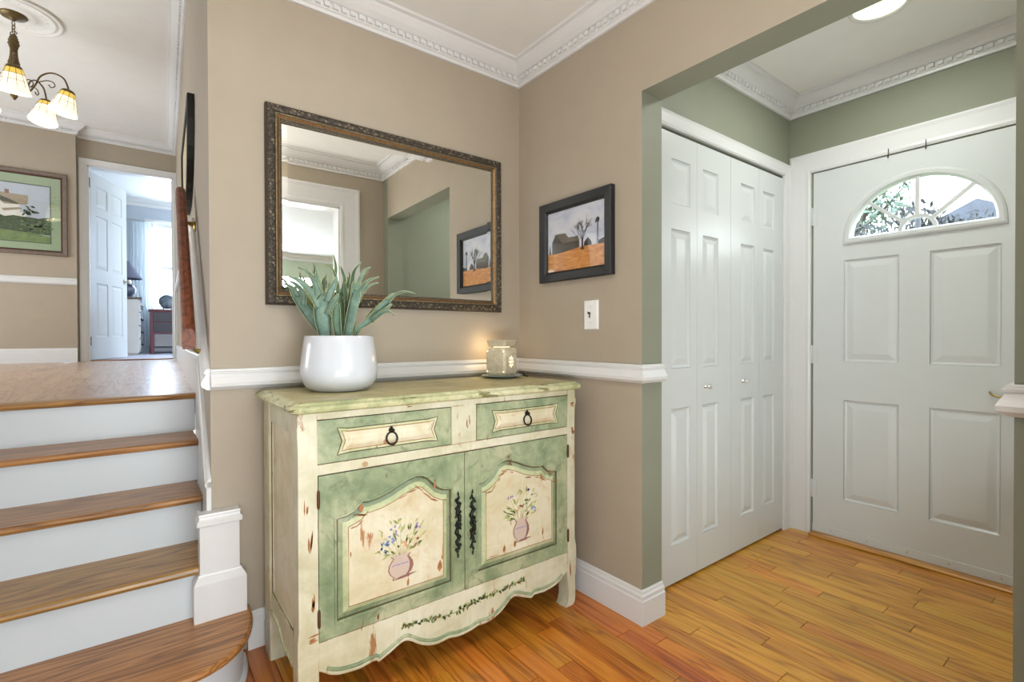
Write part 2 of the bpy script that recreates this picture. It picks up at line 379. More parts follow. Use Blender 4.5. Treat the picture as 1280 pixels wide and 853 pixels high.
# ------------------------------------------------------------------ walls
def wall(name, mats, parts, label):
    b = MB()
    for p in parts: b.box(*p[:6], p[6] if len(p) > 6 else 0)
    return b.build(name, mats, kind='structure', label=label, cat='wall')
def prism(b, foot, z0, z1, m=0):
    n = len(foot); b.rings([[Vector((x, y, z0)) for x, y in foot], [Vector((x, y, z1)) for x, y in foot]], m, True, True, True)
b = MB(); prism(b, [(XE, YM), (XJ, YM), (XJ, YM + .126), (xs(YM + .126), YM + .126)], 0, ZU + .05)
b.build('wall_back', TAN, kind='structure', label='tan wall behind the painted sideboard and gilt mirror', cat='wall')
b = MB(); prism(b, [(xs(2.119), 2.119), (.75, 2.119), (.75, 7.2), (xs(7.2), 7.2)], 0, ZU + .05)
b.build('wall_stair', TAN, kind='structure', label='tan stair wall carrying the wooden handrail', cat='wall')
# switch wall with the opening; tan towards the entry save the right stub, olive towards the foyer and in the reveal
b = MB()
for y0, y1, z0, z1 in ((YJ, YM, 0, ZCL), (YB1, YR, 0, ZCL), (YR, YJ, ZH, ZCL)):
    b.box(XC, XC + .001, y0, y1, z0, z1, 1 if y0 == YB1 else 0)  # right stub's entry face: shade on the tan wall painted in as olive
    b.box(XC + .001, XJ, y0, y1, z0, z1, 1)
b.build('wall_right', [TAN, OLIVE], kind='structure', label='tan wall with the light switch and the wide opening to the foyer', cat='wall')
CX0, CX1, CZ = 1.80, 2.978, 2.047
wall('wall_closet', OLIVE, [(XJ - .0, CX0, YC, YC + .12, 0, ZCL), (CX1, XD, YC, YC + .12, 0, ZCL), (CX0, CX1, YC, YC + .12, CZ, ZCL)], 'olive foyer wall above the white bifold closet doors')
DY0, DY1, DZ = .275, 1.199, 2.046
wall('wall_front', OLIVE, [(XD, XD + .14, DY1, YC + .12, 0, ZCL), (XD, XD + .14, -.03, DY0, 0, ZCL), (XD, XD + .14, DY0, DY1, DZ, ZCL)], 'olive wall around the white front door')
wall('wall_foyer', OLIVE, [(XJ, XD, YB0, YB1, 0, ZCL)], 'olive side wall of the foyer facing the closet')
OX0, OX1, OZ = -.62, 1.215, 2.13
wall('wall_doorway', TAN, [(OX1, XJ, YB0, YB1, 0, ZCL), (-1.25, OX0, YB0, YB1, 0, ZCL), (OX0, OX1, YB0, YB1, OZ, ZCL)], 'tan wall with the cased doorway the photo is taken from')
wall('wall_left', TAN, [(-1.25, -1.13, YB1, 2.6, 0, ZU), ], 'tan wall left of the stairs')
wall('wall_hall', TAN, [(-3.2, -3.1, 2.6, 7.2, ZL, ZU), (-3.2, -1.13, 2.6, 2.7, 0, ZU)], 'tan outer wall of the upper hall')
wall('wall_painting', TAN, [(-3.1, -.492, YP, YP + .22, ZL, ZU)], 'tan upper hall wall holding the green-matted farmhouse print')
BX0, BX1, BZ = -.408, .362, 3.0
wall('wall_bedroom', [TAN], [(-.492, BX0, YD, YD + .12, ZL, ZU), (BX1, xs(YD) + .01, YD, YD + .12, ZL, ZU), (BX0, BX1, YD, YD + .12, BZ, ZU)], 'tan upper hall wall around the bedroom doorway')
WX0, WX1, WZ0, WZ1 = .20, 1.2, 1.60, 3.0
wall('wall_bedroom_far', GREYP, [(-1.7, WX0, 10.1, 10.25, ZL, ZU), (WX1, 2.3, 10.1, 10.25, ZL, ZU), (WX0, WX1, 10.1, 10.25, ZL, WZ0), (WX0, WX1, 10.1, 10.25, WZ1, ZU)], 'grey-blue far wall of the bedroom with the window')
wall('wall_bedroom_side', GREYP, [(-1.7, -1.6, 7.17, 10.1, ZL, ZU), (2.2, 2.3, 7.2, 10.1, ZL, ZU)], 'grey-blue side walls of the bedroom')
wall('wall_living', SAGE, [(-3.1, -3.0, -4.75, YB0, 0, ZCL), (3.2, 3.3, -4.75, YB0, 0, ZCL), (-3.0, 3.2, -4.85, -4.75, 0, ZCL)], 'pale sage living room walls reflected in the mirror')
# ceilings
b = MB(); b.box(-1.25, XC + .06, -.03, YM + .06, ZCL, ZCL + .06); b.box(XC + .06, XD + .14, -.03, YC + .12, ZCL, ZCL + .06)
b.build('ceiling', CEIL, kind='structure', label='white ceiling of the entry and foyer', cat='ceiling')
MB().box(-1.25, .22, YM + .06, YM + .16, ZCL, ZU).build('wall_over_stairs', TAN, kind='structure', label='tan wall face above the stairs between the two ceilings', cat='wall')
MB().box(-3.2, .6, YM + .06, 7.2, ZU, ZU + .06).build('ceiling', CEIL, kind='structure', label='white ceiling of the upper hall with the chandelier', cat='ceiling')
MB().box(-1.7, 2.3, 7.1, 10.25, ZU - .0, ZU + .06).build('ceiling', CEIL, kind='structure', label='white bedroom ceiling beyond the open door', cat='ceiling')
MB().box(-3.1, 3.3, -4.85, YB0, ZCL, ZCL + .06).build('ceiling', paint('living_ceiling_white', '#dfe3e6', .7, .01), kind='structure', label='white living room ceiling reflected in the mirror', cat='ceiling')

# ------------------------------------------------------------------ mouldings
CROWN = [(0, 0), (.012, 0), (.014, .012), (.022, .016), (.022, .04), (.034, .044), (.052, .058), (.07, .078), (.074, .086), (.088, .09), (.09, .1), (0, .1)]
def crown(name, path, zc, label, dent=True, m=TRIM):
    o = MB().mould(path, CROWN, zc - .1).build(name, m, kind='structure', label=label, cat='crown moulding')
    if dent:
        d = MB()
        for i in range(len(path) - 1):
            a, q = Vector(path[i]), Vector(path[i + 1]); L = (q - a).length; t = (q - a) / L; nn = Vector((-t.y, t.x)); k = int((L - .06) / .034)
            for j in range(k):
                c = a + t * (.05 + j * .034); d.xf = Matrix(((t.x, nn.x, 0, c.x), (t.y, nn.y, 0, c.y), (0, 0, 1, zc - .1), (0, 0, 0, 1)))
                d.box(-.0105, .0105, .02, .034, .02, .038)
        d.build('dentil_row', m, o, kind='stuff')
    return o
crown('trim_1', [(XC, YB1), (XC, YM), (-1.13, YM)], ZCL, 'white dentil crown moulding above the mirror and light switch walls')
crown('trim_2', [(XJ, YB1), (XD, YB1), (XD, YC), (XJ, YC), (XJ, YB1)], ZCL, 'white dentil crown moulding around the foyer ceiling')
crown('trim_3', [(xs(2.16), 2.16), (xs(YD), YD), (-.492, YD), (-.492, YP), (-3.1, YP)], ZU, 'white dentil crown moulding around the upper hall ceiling')
crown('trim_4', [(2.2, 7.3), (2.2, 10.1), (-1.6, 10.1), (-1.6, 7.3)], ZU, 'plain crown moulding in the bedroom', False)
crown('trim_5', [(-1.13, YB1), (XC, YB1)], ZCL, 'dentil crown moulding above the entry doorway, seen in the mirror')
crown('trim_6', [(-3.0, YB0), (-3.0, -4.75), (3.2, -4.75), (3.2, YB0)], ZCL, 'crown moulding around the living room, seen in the mirror', False)
RAIL = [(0, 0), (.010, 0), (.018, .006), (.026, .012), (.028, .024), (.020, .040), (.014, .050), (.014, .054), (.018, .056), (.019, .062), (.014, .066), (.014, .070), (.010, .073), (0, .073)]
ZR = .942
MB().mould([(XJ, YJ), (XC, YJ), (XC, YM), (XE, YM)][::1], RAIL, ZR).build('trim_7', TRIM, kind='structure', label='white chair rail along the mirror wall and round the opening edge', cat='chair rail')
MB().mould([(XC, YB1), (XC, YR), (XJ, YR)], RAIL, ZR).build('trim_8', TRIM, kind='structure', label='white chair rail stub at the right edge of the opening', cat='chair rail')
# stair wall: rail rising with the stairs, skirt, landing baseboard
NS = Vector((-1, SLP, 0)).normalized()
def slope_sweep(b, pts, prof, m=0):
    rs = []
    for y, z in pts: rs.append([Vector((xs(y), y, z + h)) + NS * d for d, h in prof])
    return b.rings(rs, m, True, True, True)
SLOPE = .73
b = MB(); slope_sweep(b, [(YM + .002, ZR), (YM + .02, ZR + .012), (2.99, ZR + .012 + .97 * SLOPE), (3.0, ZR + .725), (YD - .02, 1.672)], RAIL)
b.build('trim_9', TRIM, kind='structure', label='white chair rail climbing the stair wall beneath the handrail', cat='chair rail')
MB().mould([(-.492, YP), (-3.1, YP)], RAIL, 1.678).build('trim_10', TRIM, kind='structure', label='white chair rail under the farmhouse print', cat='chair rail')
BASE = [(0, 0), (.018, 0), (.018, .094), (.014, .098), (.014, .112), (.009, .119), (.008, .127), (.004, .132), (0, .132)]
MB().mould([(XJ, YJ), (XC, YJ), (XC, YM), (.312, YM)], BASE).build('baseboard_back', TRIM, kind='structure', label='white baseboard behind the sideboard and round the opening edge', cat='baseboard')
MB().mould([(XC, YB1), (XC, YR), (XJ, YR)], BASE).build('baseboard_right', TRIM, kind='structure', label='white baseboard at the right edge of the opening', cat='baseboard')
b = MB(); b.mould([(-.492, YP), (-3.1, YP)], [(d, h * 1.12) for d, h in BASE], ZL)
b.build('baseboard_hall', TRIM, kind='structure', label='white baseboard below the farmhouse print', cat='baseboard')
# skirt board: level on the landing, then parallel to the stairs down to the plinth
SK = [(1.925, .585), (2.545, 1.035), (6.9, 1.02)]
b = MB()
def skirt_pt(y, z, d): return Vector((xs(y), y, z)) + NS * d
poly = [(1.985, .17), (1.985, .625), (2.545, 1.035), (YD - .02, 1.025), (YD - .02, ZL - .05), (2.75, ZL - .05), (2.75, .17)]
b.plate([(y, z) for y, z in poly], [], lambda y, z, d: skirt_pt(y, z, d), .0, .014)
slope_sweep(b, [(1.985, .605), (2.545, 1.017), (YD - .02, 1.005)], [(.014, 0), (.018, .004), (.019, .014), (.015, .018), (.012, .026), (.004, .030), (0, .030), (0, 0)])
b.build('trim_11', TRIM, kind='structure', label='white skirt board running up beside the stair treads', cat='skirting')
b = MB()
PL = [(-.004, .0), (.020, 0), (.020, .124), (.018, .128), (.007, .148), (.006, .152), (.001, .155), (.001, .312), (.009, .316), (.009, .330), (.003, .337), (.002, .345), (.004, .348), (.003, .354), (-.004, .354)]
b.mould([(.282, YM - .001), (.282, 1.945), (.166, 1.945), (.166, 2.005)], PL, .174)
b.box(.168, .280, 1.947, YM - .001, .174, .527)
b.build('trim_12', TRIM, kind='structure', label='white two-tier plinth block standing on the bottom stair tread', cat='plinth')

# ------------------------------------------------------------------ staircase
st = thing('staircase', (-.45, 1.64, 0), 'five-step staircase with oak treads and white risers climbing to the upper hall', 'stairs')
TH = .026; RY = [1.70, 1.985, 2.235, 2.47, YL]; XL = -1.12
def nosing(y0, y1, z, xr):
    b = MB(); prof = [(y1, z), (y0 + .010, z), (y0 + .003, z - .004), (y0, z - TH / 2), (y0 + .003, z - TH + .004), (y0 + .010, z - TH), (y1, z - TH)]
    b.rings([[Vector((XL, y, zz)) for y, zz in prof], [Vector((xr, y, zz)) for y, zz in prof]], 0, True, True, True); return b
for k in range(1, 4):
    nosing(RY[k] - .026, RY[k + 1] + .0, .174 * (k + 1), xs(RY[k]) - .0155).build('tread', TREADW, st)
nosing(YL - .026, YL + .045, ZL, xs(YL) - .0155).build('landing_nosing', TREADW, st)
for k in range(1, 5):
    MB().box(XL, xs(RY[k]) - .016, RY[k], RY[k] + .014, .174 * k, .174 * (k + 1) - TH).build('riser', RISER, st)
def starting(rx, ry, cx, yc, nn=18, e=2.15):
    out = []
    for k in range(nn + 1):
        a = math.pi / 2 * k / nn; out.append((cx + rx * math.sin(a) ** (2 / e), yc - ry * math.cos(a) ** (2 / e)))
    return out
ft = starting(.222, .315, .095, 1.952); out = [(XL, 1.637)] + ft + [(.316, YM - .019), (.205, YM - .019), (.197, 2.0), (XL, 2.0)]
b = MB(); z = .174
rs = [[(p, z - TH)for p in inset(out, .009)], [(p, z - TH + .004) for p in inset(out, .002)], [(p, z - TH / 2) for p in out], [(p, z - .004) for p in inset(out, .002)], [(p, z) for p in inset(out, .009)]]
b.rings([[Vector((p[0], p[1], zz)) for p, zz in r] for r in rs], 0, True, True, True)
b.build('tread', TREADW, st)
fr = starting(.20, .29, .088, 1.958); ro = [(XL, 1.668)] + fr
b = MB(); b.rings([[Vector((p[0], p[1], 0)) for p in ro], [Vector((p[0], p[1], .174 - TH)) for p in ro]], 0, False, smooth=True)
inn = inset(ro, .012); inn[0] = (XL, 1.68); inn[-1] = (fr[-1][0] - .012, 1.958)
b.rings([[Vector((p[0], p[1], 0)) for p in inn], [Vector((p[0], p[1], .174 - TH)) for p in inn]], 0, False, smooth=True)
b.build('riser', RISER, st)
b = MB(); SH = [(0, .0), (.014, 0), (.013, .006), (.008, .013), (0, .016)]
b.mould(ro[::-1], SH).build('shoe_moulding', TRIM, st)

# ------------------------------------------------------------------ handrail
b = MB()
for k in range(0, 5):
    zt = .174 * (k + 1) - TH; y0 = RY[k] + .0145 if k else 1.98
    b.box(XL, xs(2.0) - .002, y0, 3.0, -.02, zt - .0005)
b.build('leak_fill', SUB, st)  # unseen solid fill under the steps, added to block light leaks
hr = thing('handrail', (xs(2.5) - .057, 2.5, 1.09), 'stained mahogany handrail on brass brackets along the stair wall', 'handrail')
HY0, HY1 = 2.12, 2.97
def hz(y): return 1.119 + .85 * (y - HY0)
b = MB(); rs = []
cs = [(-.018, -.037), (.018, -.037), (.0215, -.022), (.0215, .010), (.018, .028), (.009, .037), (-.009, .037), (-.018, .028), (-.0215, .010), (-.0215, -.022)]
for y in (HY0, HY0 + .004, HY1): rs.append([Vector((xs(y) - .057 + a, y, hz(y) + h)) for a, h in cs])
b.rings(rs, 0, True, True, True); b.build('rail', RAILW, hr)
for y in (2.15, 2.86):
    x = xs(y); z = hz(y) - .039; b = MB()
    b.tube(spline([(x - .057, y, z + .006), (x - .050, y - .004, z - .012), (x - .030, y - .01, z - .030), (x - .004, y - .012, z - .036)], 5), [.006] * 8 + [.0065, .007, .008, .010, .012, .013, .014, .015], 8)
    b.lathe([(.004, -.002), (.026, 0), (.026, .004), (.016, .010), (.004, .012)], (x - .0, y - .012, z - .042), 16, 0, Matrix.Rotation(-math.pi / 2, 3, 'Y'))
    b.box(x - .072, x - .042, y - .02, y + .02, z - .003, z + .001); b.build('bracket', BRASS, hr)

# ------------------------------------------------------------------ doors
def panel_door(root, O, U, N, w, h, t, panels, mat, holes=(), arc=None, rise=.004, recess=.009):
    """slab with sunk panel beds; every raised panel is a part of its own"""
    V = Vector((0, 0, 1)); fn = lambda u, v, d: O + U * u + V * v + N * d
    b = MB(); b.plate(rect(0, w, 0, h), [rect(*p) for p in panels] + list(holes), fn, 0, -recess)
    b.plate(rect(0, w, 0, h), list(holes), fn, -recess, -t)
    b.build('slab', mat, root)
    for p in panels:
        r = rect(*p); q = MB(); wd = min(p[1] - p[0], p[3] - p[2]); s1, s2, s3 = .006, .013, min(.042, wd * .27)
        q.rings([[fn(a, c, d) for a, c in inset(r, i)] for i, d in ((.0005, -recess + .0002), (.0015, -.001), (s1, -.0055), (s2, -recess + .0008), (s3, -.0012), (s3 + .004, -.0008))], 0, True, False, True)
        q.build('panel', mat, root)
    return fn
UP = Vector((0, 0, 1))
# front door
XF = 3.06
fd = thing('door_1', (XF + .02, .73, 0), 'white panelled front door with a half-round sunburst window', 'door', kind='structure')
fdO = Vector((XF, 1.193, .02)); fU = Vector((0, -1, 0)); fN = Vector((-1, 0, 0)); FC = 1.193 - .725
def ell(cu, cv, a, c, n=24): return [(cu + a * math.cos(math.pi * k / n), cv + c * math.sin(math.pi * k / n)) for k in range(n + 1)]
fh = ell(FC, 1.652 - .02, .285, .258)
pan = [(1.193 - y1, 1.193 - y0, z0 - .02, z1 - .02) for y0, y1 in ((.797, 1.04), (.427, .675)) for z0, z1 in ((.228, .775), (.985, 1.535))]
fn = panel_door(fd, fdO, fU, fN, .912, 2.022, .044, pan, DOORW, [fh])
b = MB()
fr_prof = [(.033, .0), (.031, .010), (.022, .014), (.006, .013), (0, .004), (-.004, -.008), (-.004, -.02), (.004, -.02)]
b.rings([[fn(u, v, d) for u, v in inset(fh, -i)] for i, d in fr_prof], 0, True, smooth=False); b.build('fanlight_frame', DOORW, fd)
b = MB(); CV = 1.652 - .02
hub = ell(FC, CV, .078, .072, 14); b.plate(hub + [(u, v) for u, v in ell(FC, CV, .060, .055, 14)][::-1], [], fn, .002, -.014)
for a in (40, 90, 140):
    ca, sa = math.cos(math.radians(a)), math.sin(math.radians(a)); n2 = (-sa * .0085, ca * .0085)
    p0 = (FC + .068 * ca, CV + .063 * sa); rr = 1 / math.hypot(ca / .287, sa / .26); p1 = (FC + rr * ca, CV + rr * sa)
    b.plate([(p0[0] - n2[0], p0[1] - n2[1]), (p1[0] - n2[0], p1[1] - n2[1]), (p1[0] + n2[0], p1[1] + n2[1]), (p0[0] + n2[0], p0[1] + n2[1])], [], fn, .003, -.013)
b.build('muntin', DOORW, fd)
MB().plate(fh, [], fn, -.020, -.024).build('glass_pane', GLASS, fd)
b = MB(); b.box(XF - .006, XF, .281, 1.193, .02, .062, 0, .001); sw = b.build('door_sweep', DOORW, fd)
for y in (1.10, .93, .76, .60, .42): MB().lathe([(.001, .002), (.004, .0015), (.0045, 0)], (XF - .006, y, .043), 10, 0, Matrix.Rotation(-math.pi / 2, 3, 'Y')).build('screw', STEEL, sw)
for z in (.26, 1.02, 1.80):
    b = MB(); b.lathe([(.001, -.052), (.006, -.05), (.006, .05), (.001, .052)], (XF - .004, 1.2, z), 10); b.box(XF - .003, XF - .0005, 1.172, 1.198, z - .05, z + .05); b.build('hinge', DOORW, fd)
b = MB(); b.tube(spline([(XF - .001, .462, .868), (XF - .022, .455, .862), (XF - .032, .435, .853), (XF - .032, .42, .853), (XF - .022, .402, .862), (XF - .001, .395, .868)], 5), .0042, 8)
b.build('pull_handle', BRASS, fd, label='small curved brass pull')
# door_1 casing, threshold, hooks
CAS = [(0, 0), (.11, 0), (.11, .018), (.10, .022), (.085, .018), (.025, .014), (.012, .017), (0, .012)]
def casing(name, O, U, N, w, h, cw, label, legs=True, cat='door casing', both=True, m=TRIM, cap=True):
    """inner opening w x h with origin at the lower left inner corner; legs and a head mitred"""
    V = UP; k = cw / .11; pr = [(a * k, d) for a, d in CAS]; rs = []
    for (u, v, su, sv) in ((0, 0, -1, 0), (0, h, -1, 1), (w, h, 1, 1), (w, 0, 1, 0)):
        rs.append([O + U * (u + su * a) + V * (v + sv * a) + N * d for a, d in pr])
    return MB().rings(rs, 0, True, True, True).build(name, m, kind='structure', label=label, cat=cat)
casing('trim_13', Vector((XD, 1.205, 0)), fU, fN, .934, 2.05, .112, 'white casing around the front door')
b = MB(); b.box(XD - .06, XD + .1, DY0 - .0, DY1, 0, .016, 0, .005); b.build('door_sill', wood('yellow_oak_sill', '#8a5a1c', '#c08a35', '#d2a44c', 'y', .35, .2, .05), fd)
for k, y in enumerate((.84, .69)):
    b = MB(); b.tube([(XD - .020, y, 2.075), (XD - .0215, y, 2.05), (XD - .022, y, 2.03), (XD - .028, y, 2.026), (XD - .030, y, 2.036)], .002, 6)
    b.build('wreath_hook', IRON, label='%s thin dark hook over the top of the front door' % ('left' if k == 0 else 'right'), cat='hook', group='wreath hooks over the front door')
# closet bifold doors
cN = Vector((0, -1, 0)); cU = Vector((1, 0, 0)); edges = [1.812, 2.102, 2.4035, 2.694, 2.974]; pans = [(1.900, 2.046), (2.150, 2.286), (2.504, 2.641), (2.741, 2.872)]
for di in range(2):
    cd = thing('door_%d' % (di + 2), ((edges[2 * di] + edges[2 * di + 2]) / 2, YC + .01, 0), ('left' if di == 0 else 'right') + ' pair of white panelled bifold closet leaves' , 'door', kind='structure')
    for li in range(2):
        i = di * 2 + li; e0, e1 = edges[i] + .001, edges[i + 1] - .001
        panel_door(cd, Vector((e0, YC - .004, .012)), cU, cN, e1 - e0, 2.02, .03, [(pans[i][0] - e0, pans[i][1] - e0, z0 - .012, z1 - .012) for z0, z1 in ((.182, .798), (.980, 1.606), (1.720, 1.920))], DOORW, recess=.010)
    kx, kz = ((2.172, .884), (2.522, .890))[di]
    b = MB(); b.lathe([(.001, 0), (.010, 0), (.009, .003), (.005, .006), (.005, .012)], (kx, YC - .004, kz), 14, 0, Matrix.Rotation(math.pi / 2, 3, 'X'))
    b.build('knob_stem', STEEL, cd)
    b = MB(); b.lathe([(.004, .012), (.011, .016), (.014, .024), (.010, .033), (.001, .035)], (kx, YC - .004, kz), 8, 0, Matrix.Rotation(math.pi / 2, 3, 'X'), False)
    b.build('crystal_knob', glass('crystal_glass', (.95, .96, .97, 1), .3) if di == 0 else bpy.data.materials['crystal_glass'], cd)
MB().box(CX0, CX1, YC + .03, YC + .06, CZ - .022, CZ).build('trim_14', IRON, kind='structure', label='dark bifold door track under the closet casing', cat='track')
casing('trim_15', Vector((CX0 + .004, YC, 0)), cU, cN, CX1 - CX0 - .006, 2.05, .066, 'white casing around the bifold closet doors')
MB().box(CX0, CX1, YC + .10, YC + .119, 0, CZ).build('wall_closet_inside', plain('closet_grey_paint', '#8c8c84', .8), kind='structure', label='grey inner back of the closet behind the bifold doors', cat='wall')  # one even grey for the closet's inner back
# casing of the doorway behind the camera and of the bedroom door
casing('trim_16', Vector((OX0, YB1, 0)), Vector((1, 0, 0)), Vector((0, 1, 0)), OX1 - OX0, OZ, .15, 'wide white casing of the entry doorway, seen in the mirror')
MB().box(OX1 - .012, OX1, YB0, YB1, 0, OZ).box(OX0, OX0 + .012, YB0, YB1, 0, OZ).box(OX0, OX1, YB0, YB1, OZ - .012, OZ).build('trim_17', TRIM, kind='structure', label='white jamb lining of the entry doorway', cat='door jamb')
casing('trim_18', Vector((BX0, YD, ZL)), Vector((1, 0, 0)), Vector((0, -1, 0)), BX1 - BX0, BZ - ZL - .005, .07, 'white casing around the bedroom doorway')
MB().box(BX0, BX0 + .014, YD, YD + .12, ZL, BZ).box(BX1 - .014, BX1, YD, YD + .12, ZL, BZ).box(BX0, BX1, YD, YD + .12, BZ - .014, BZ).build('trim_19', TRIM, kind='structure', label='white jamb lining of the bedroom doorway', cat='door jamb')
MB().box(BX0 + .014, BX1 - .014, YD - .01, YD + .13, ZL, ZL + .012, 0, .004).build('trim_20', TREADW, kind='structure', label='oak threshold under the bedroom doorway', cat='threshold')
bd = thing('door_4', (-.25, 7.6, ZL), 'white six-panel bedroom door standing open at the end of the hall', 'door', kind='structure')
h0, h1 = Vector((-.392, 7.185, 0)), Vector((-.085, 7.90, 0)); dU = (h1 - h0).normalized(); dN = Vector((dU.y, -dU.x, 0)); dw = (h1 - h0).length
pp = [(u0, u1, z0, z1) for u0, u1 in ((.11, .345), (dw - .345, dw - .11)) for z0, z1 in ((.25, .86), (1.02, 1.62), (1.72, 1.95))]
panel_door(bd, Vector((h0.x, h0.y, ZL + .014)), dU, dN, dw, 2.09, .036, pp, DOORW)
fnb = lambda u, v, d: Vector((h0.x, h0.y, ZL + .014)) + dU * u + UP * v + dN * d
kb = fnb(dw - .06, .94, 0); b = MB(); RM = dN.to_track_quat('Z', 'Y').to_matrix()
b.lathe([(.001, 0), (.03, 0), (.03, .004), (.012, .012), (.011, .032), (.024, .042), (.028, .056), (.020, .066), (.001, .068)], kb, 16, 0, RM)
b.lathe([(.001, 0), (.03, 0), (.03, -.004), (.012, -.012), (.011, -.032), (.024, -.042), (.028, -.056), (.020, -.066), (.001, -.068)], fnb(dw - .06, .94, -.036), 16, 0, RM); b.build('knob', STEEL, bd)
for z in (.22, 1.96): MB().box(BX0 + .0135, BX0 + .019, YD + .04, YD + .115, ZL + z - .05, ZL + z + .05).build('hinge', IRON, bd)

# ------------------------------------------------------------------ sideboard
SX0, SX1, SY0, SY1, SZ = .362, 1.462, 1.485, 1.945, .905
sb = thing('sideboard', (.91, 1.72, 0), 'distressed cream and green painted sideboard with two drawers and two doors', 'sideboard')
sf = lambda x, z, d: Vector((x, SY0 - d, z))
DR = [(.417, .865, .753, .880), (.973, 1.420, .753, .880)]; DO = [(.421, .9185, .230, .717), (.9215, 1.418, .230, .717)]
b = MB(); g = .003
for nm, x0, x1, z0, z1 in (('top_rail', .4175, 1.4195, .883, SZ), ('middle_rail', .4175, 1.4195, .7205, .7505), ('centre_stile', .868, .970, .7505, .883)):
    MB().plate(rect(x0, x1, z0, z1), [], sf, -.0008, -.022).build(nm, CREAM, sb)
b = MB(); b.box(SX0 + .03, SX1 - .03, SY0 + .03, SY1 - .02, .20, .22); b.box(SX0 + .03, SX1 - .03, SY1 - .03, SY1 - .02, .2, SZ); b.box(SX0 + .03, SX1 - .03, SY0 + .025, SY1 - .02, .735, .745)
b.build('case_interior', plain('dark_case_interior', '#4a4434', .8), sb)
for k, (x0, x1) in enumerate(((SX0, .418), (1.419, SX1))):   # corner posts that run down into the front feet
    s_ = 1 if k == 0 else -1; xo = x0 if k == 0 else x1; xi = x1 if k == 0 else x0
    e_ = lambda dx: xo - s_ * dx
    w_ = .001 if k == 0 else .006
    outl = [(xi - s_ * .0, .905), (e_(0), .905), (e_(0), .872), (e_(w_), .862), (e_(w_ * .6), .845), (e_(0), .83), (e_(-.002), .80), (e_(-.002), .28), (e_(w_), .245), (e_(w_ * 1.2), .20), (e_(w_), .15), (e_(0), .11), (e_(w_ * .4), .06), (e_(0), .02), (e_(-.006), .006), (e_(-.016), 0), (xi + s_ * .014, 0), (xi + s_ * .004, .012), (xi - s_ * .003, .04), (xi - s_ * .003, .09), (xi + s_ * .001, .12)]
    b = MB(); b.plate(outl, [], sf, 0, -.058); b.build('front_leg', CREAM, sb)
for x0, x1 in ((SX0, SX0 + .05), (SX1 - .05, SX1)):
    MB().box(x0, x1, SY1 - .085, SY1, 0, SZ, 0, .003).build('back_leg', CREAM, sb)
# side frames, recessed panels and scalloped side aprons
scal = [(0, .150), (.02, .150), (.05, .140), (.075, .146), (.09, .150), (.12, .138), (.16, .150), (.20, .172), (.24, .180), (.28, .176), (.335, .176)]
for k, x in enumerate((SX0 + .004, SX1 - .004)):
    s_ = -1 if k == 0 else 1; fs_ = lambda y, z, d: Vector((x + s_ * d, y, z)); q = MB()
    ya, yb = SY0 + .056, SY1 - .084
    q.plate([(ya, SZ), (ya, .150)] + [(ya + (yb - ya) * a / .335, c - .012) for a, c in scal] + [(yb, SZ)], [rect(ya + .006, yb - .006, .242, .836)], fs_, 0, -.02)
    q.build('side_frame', CREAM, sb)
    q = MB(); q.plate(rect(ya, yb, .235, .842), [], fs_, -.010, -.018); q.build('side_panel', CREAMP, sb)
    q = MB(); q.tube([fs_(yb - .0055, .837, -.004), fs_(yb - .0055, .242, -.004), fs_(ya + .006, .242, -.004), fs_(ya + .006, .837, -.004)], .0022, 5, closed=True); q.build('dark_outline', UMBER, sb)
    q = MB(); q.tube([fs_(ya + (yb - ya) * a / .335, c + .004, .0) for a, c in scal], .0045, 6); q.build('scalloped_bead', GREENC, sb)
# front apron
ap = [(0, .072), (.03, .074), (.06, .080), (.09, .078), (.115, .079), (.145, .088), (.175, .104), (.20, .123), (.222, .133), (.245, .128), (.27, .116), (.295, .106), (.312, .100), (.322, .108), (.345, .107), (.375, .104), (.41, .107), (.44, .113), (.465, .124), (.487, .140), (.507, .150)]
half = spline([(a, c, 0) for a, c in ap], 3); half = [(p.x, p.y) for p in half]
cx = .9145; curve = [(cx - a, c) for a, c in half[::-1]] + [(cx + a, c) for a, c in half[1:]]
b = MB(); b.plate([(.406, .228), (1.423, .228)] + [(min(max(x, .407), 1.422), z) for x, z in curve[::-1]], [], sf, -.0015, -.022); apr = b.build('apron', CREAM, sb)
b = MB(); b.tube([sf(x, z + .017, -.001) for x, z in curve if .44 < x < 1.39], .0055, 6); b.build('carved_bead', GREEN, apr)
b = MB(); b.tube([sf(x, z + .008, -.0008) for x, z in curve if .44 < x < 1.39], .0045, 6); b.build('lower_lip', CREAM, apr)
LEAFM = [plain('painted_leaf_dark', '#6c7c48', .5), plain('painted_leaf_light', '#a9b06c', .5), plain('painted_sprig', '#b9b582', .5), plain('painted_lilac', '#9a88b4', .5), plain('painted_blue', '#7f92b8', .5), plain('painted_peach', '#d39a80', .5), plain('painted_rust', '#a6603a', .5), plain('painted_yellow', '#d6cf8f', .5)]
def leaf2(b, x, z, ang, L, w, m, d=.0012, fn=sf):
    ca, sa = math.cos(ang), math.sin(ang); o = [(0, 0), (.3, .5), (.65, .42), (1, 0), (.65, -.42), (.3, -.5)]
    b.plate([(x + ca * L * a - sa * w * c, z + sa * L * a + ca * w * c) for a, c in o], [], fn, d, d - .0008, m)
rv = random.Random(5); b = MB()
vine = [(.682, .184), (.72, .178), (.772, .172), (.82, .166), (.878, .163), (.93, .170), (.985, .176), (1.04, .176), (1.10, .180), (1.15, .184), (1.187, .186)]
vp = spline([(x, z, 0) for x, z in vine], 6)
b.tube([sf(p.x, p.y, .0005) for p in vp], .0009, 5, 0)
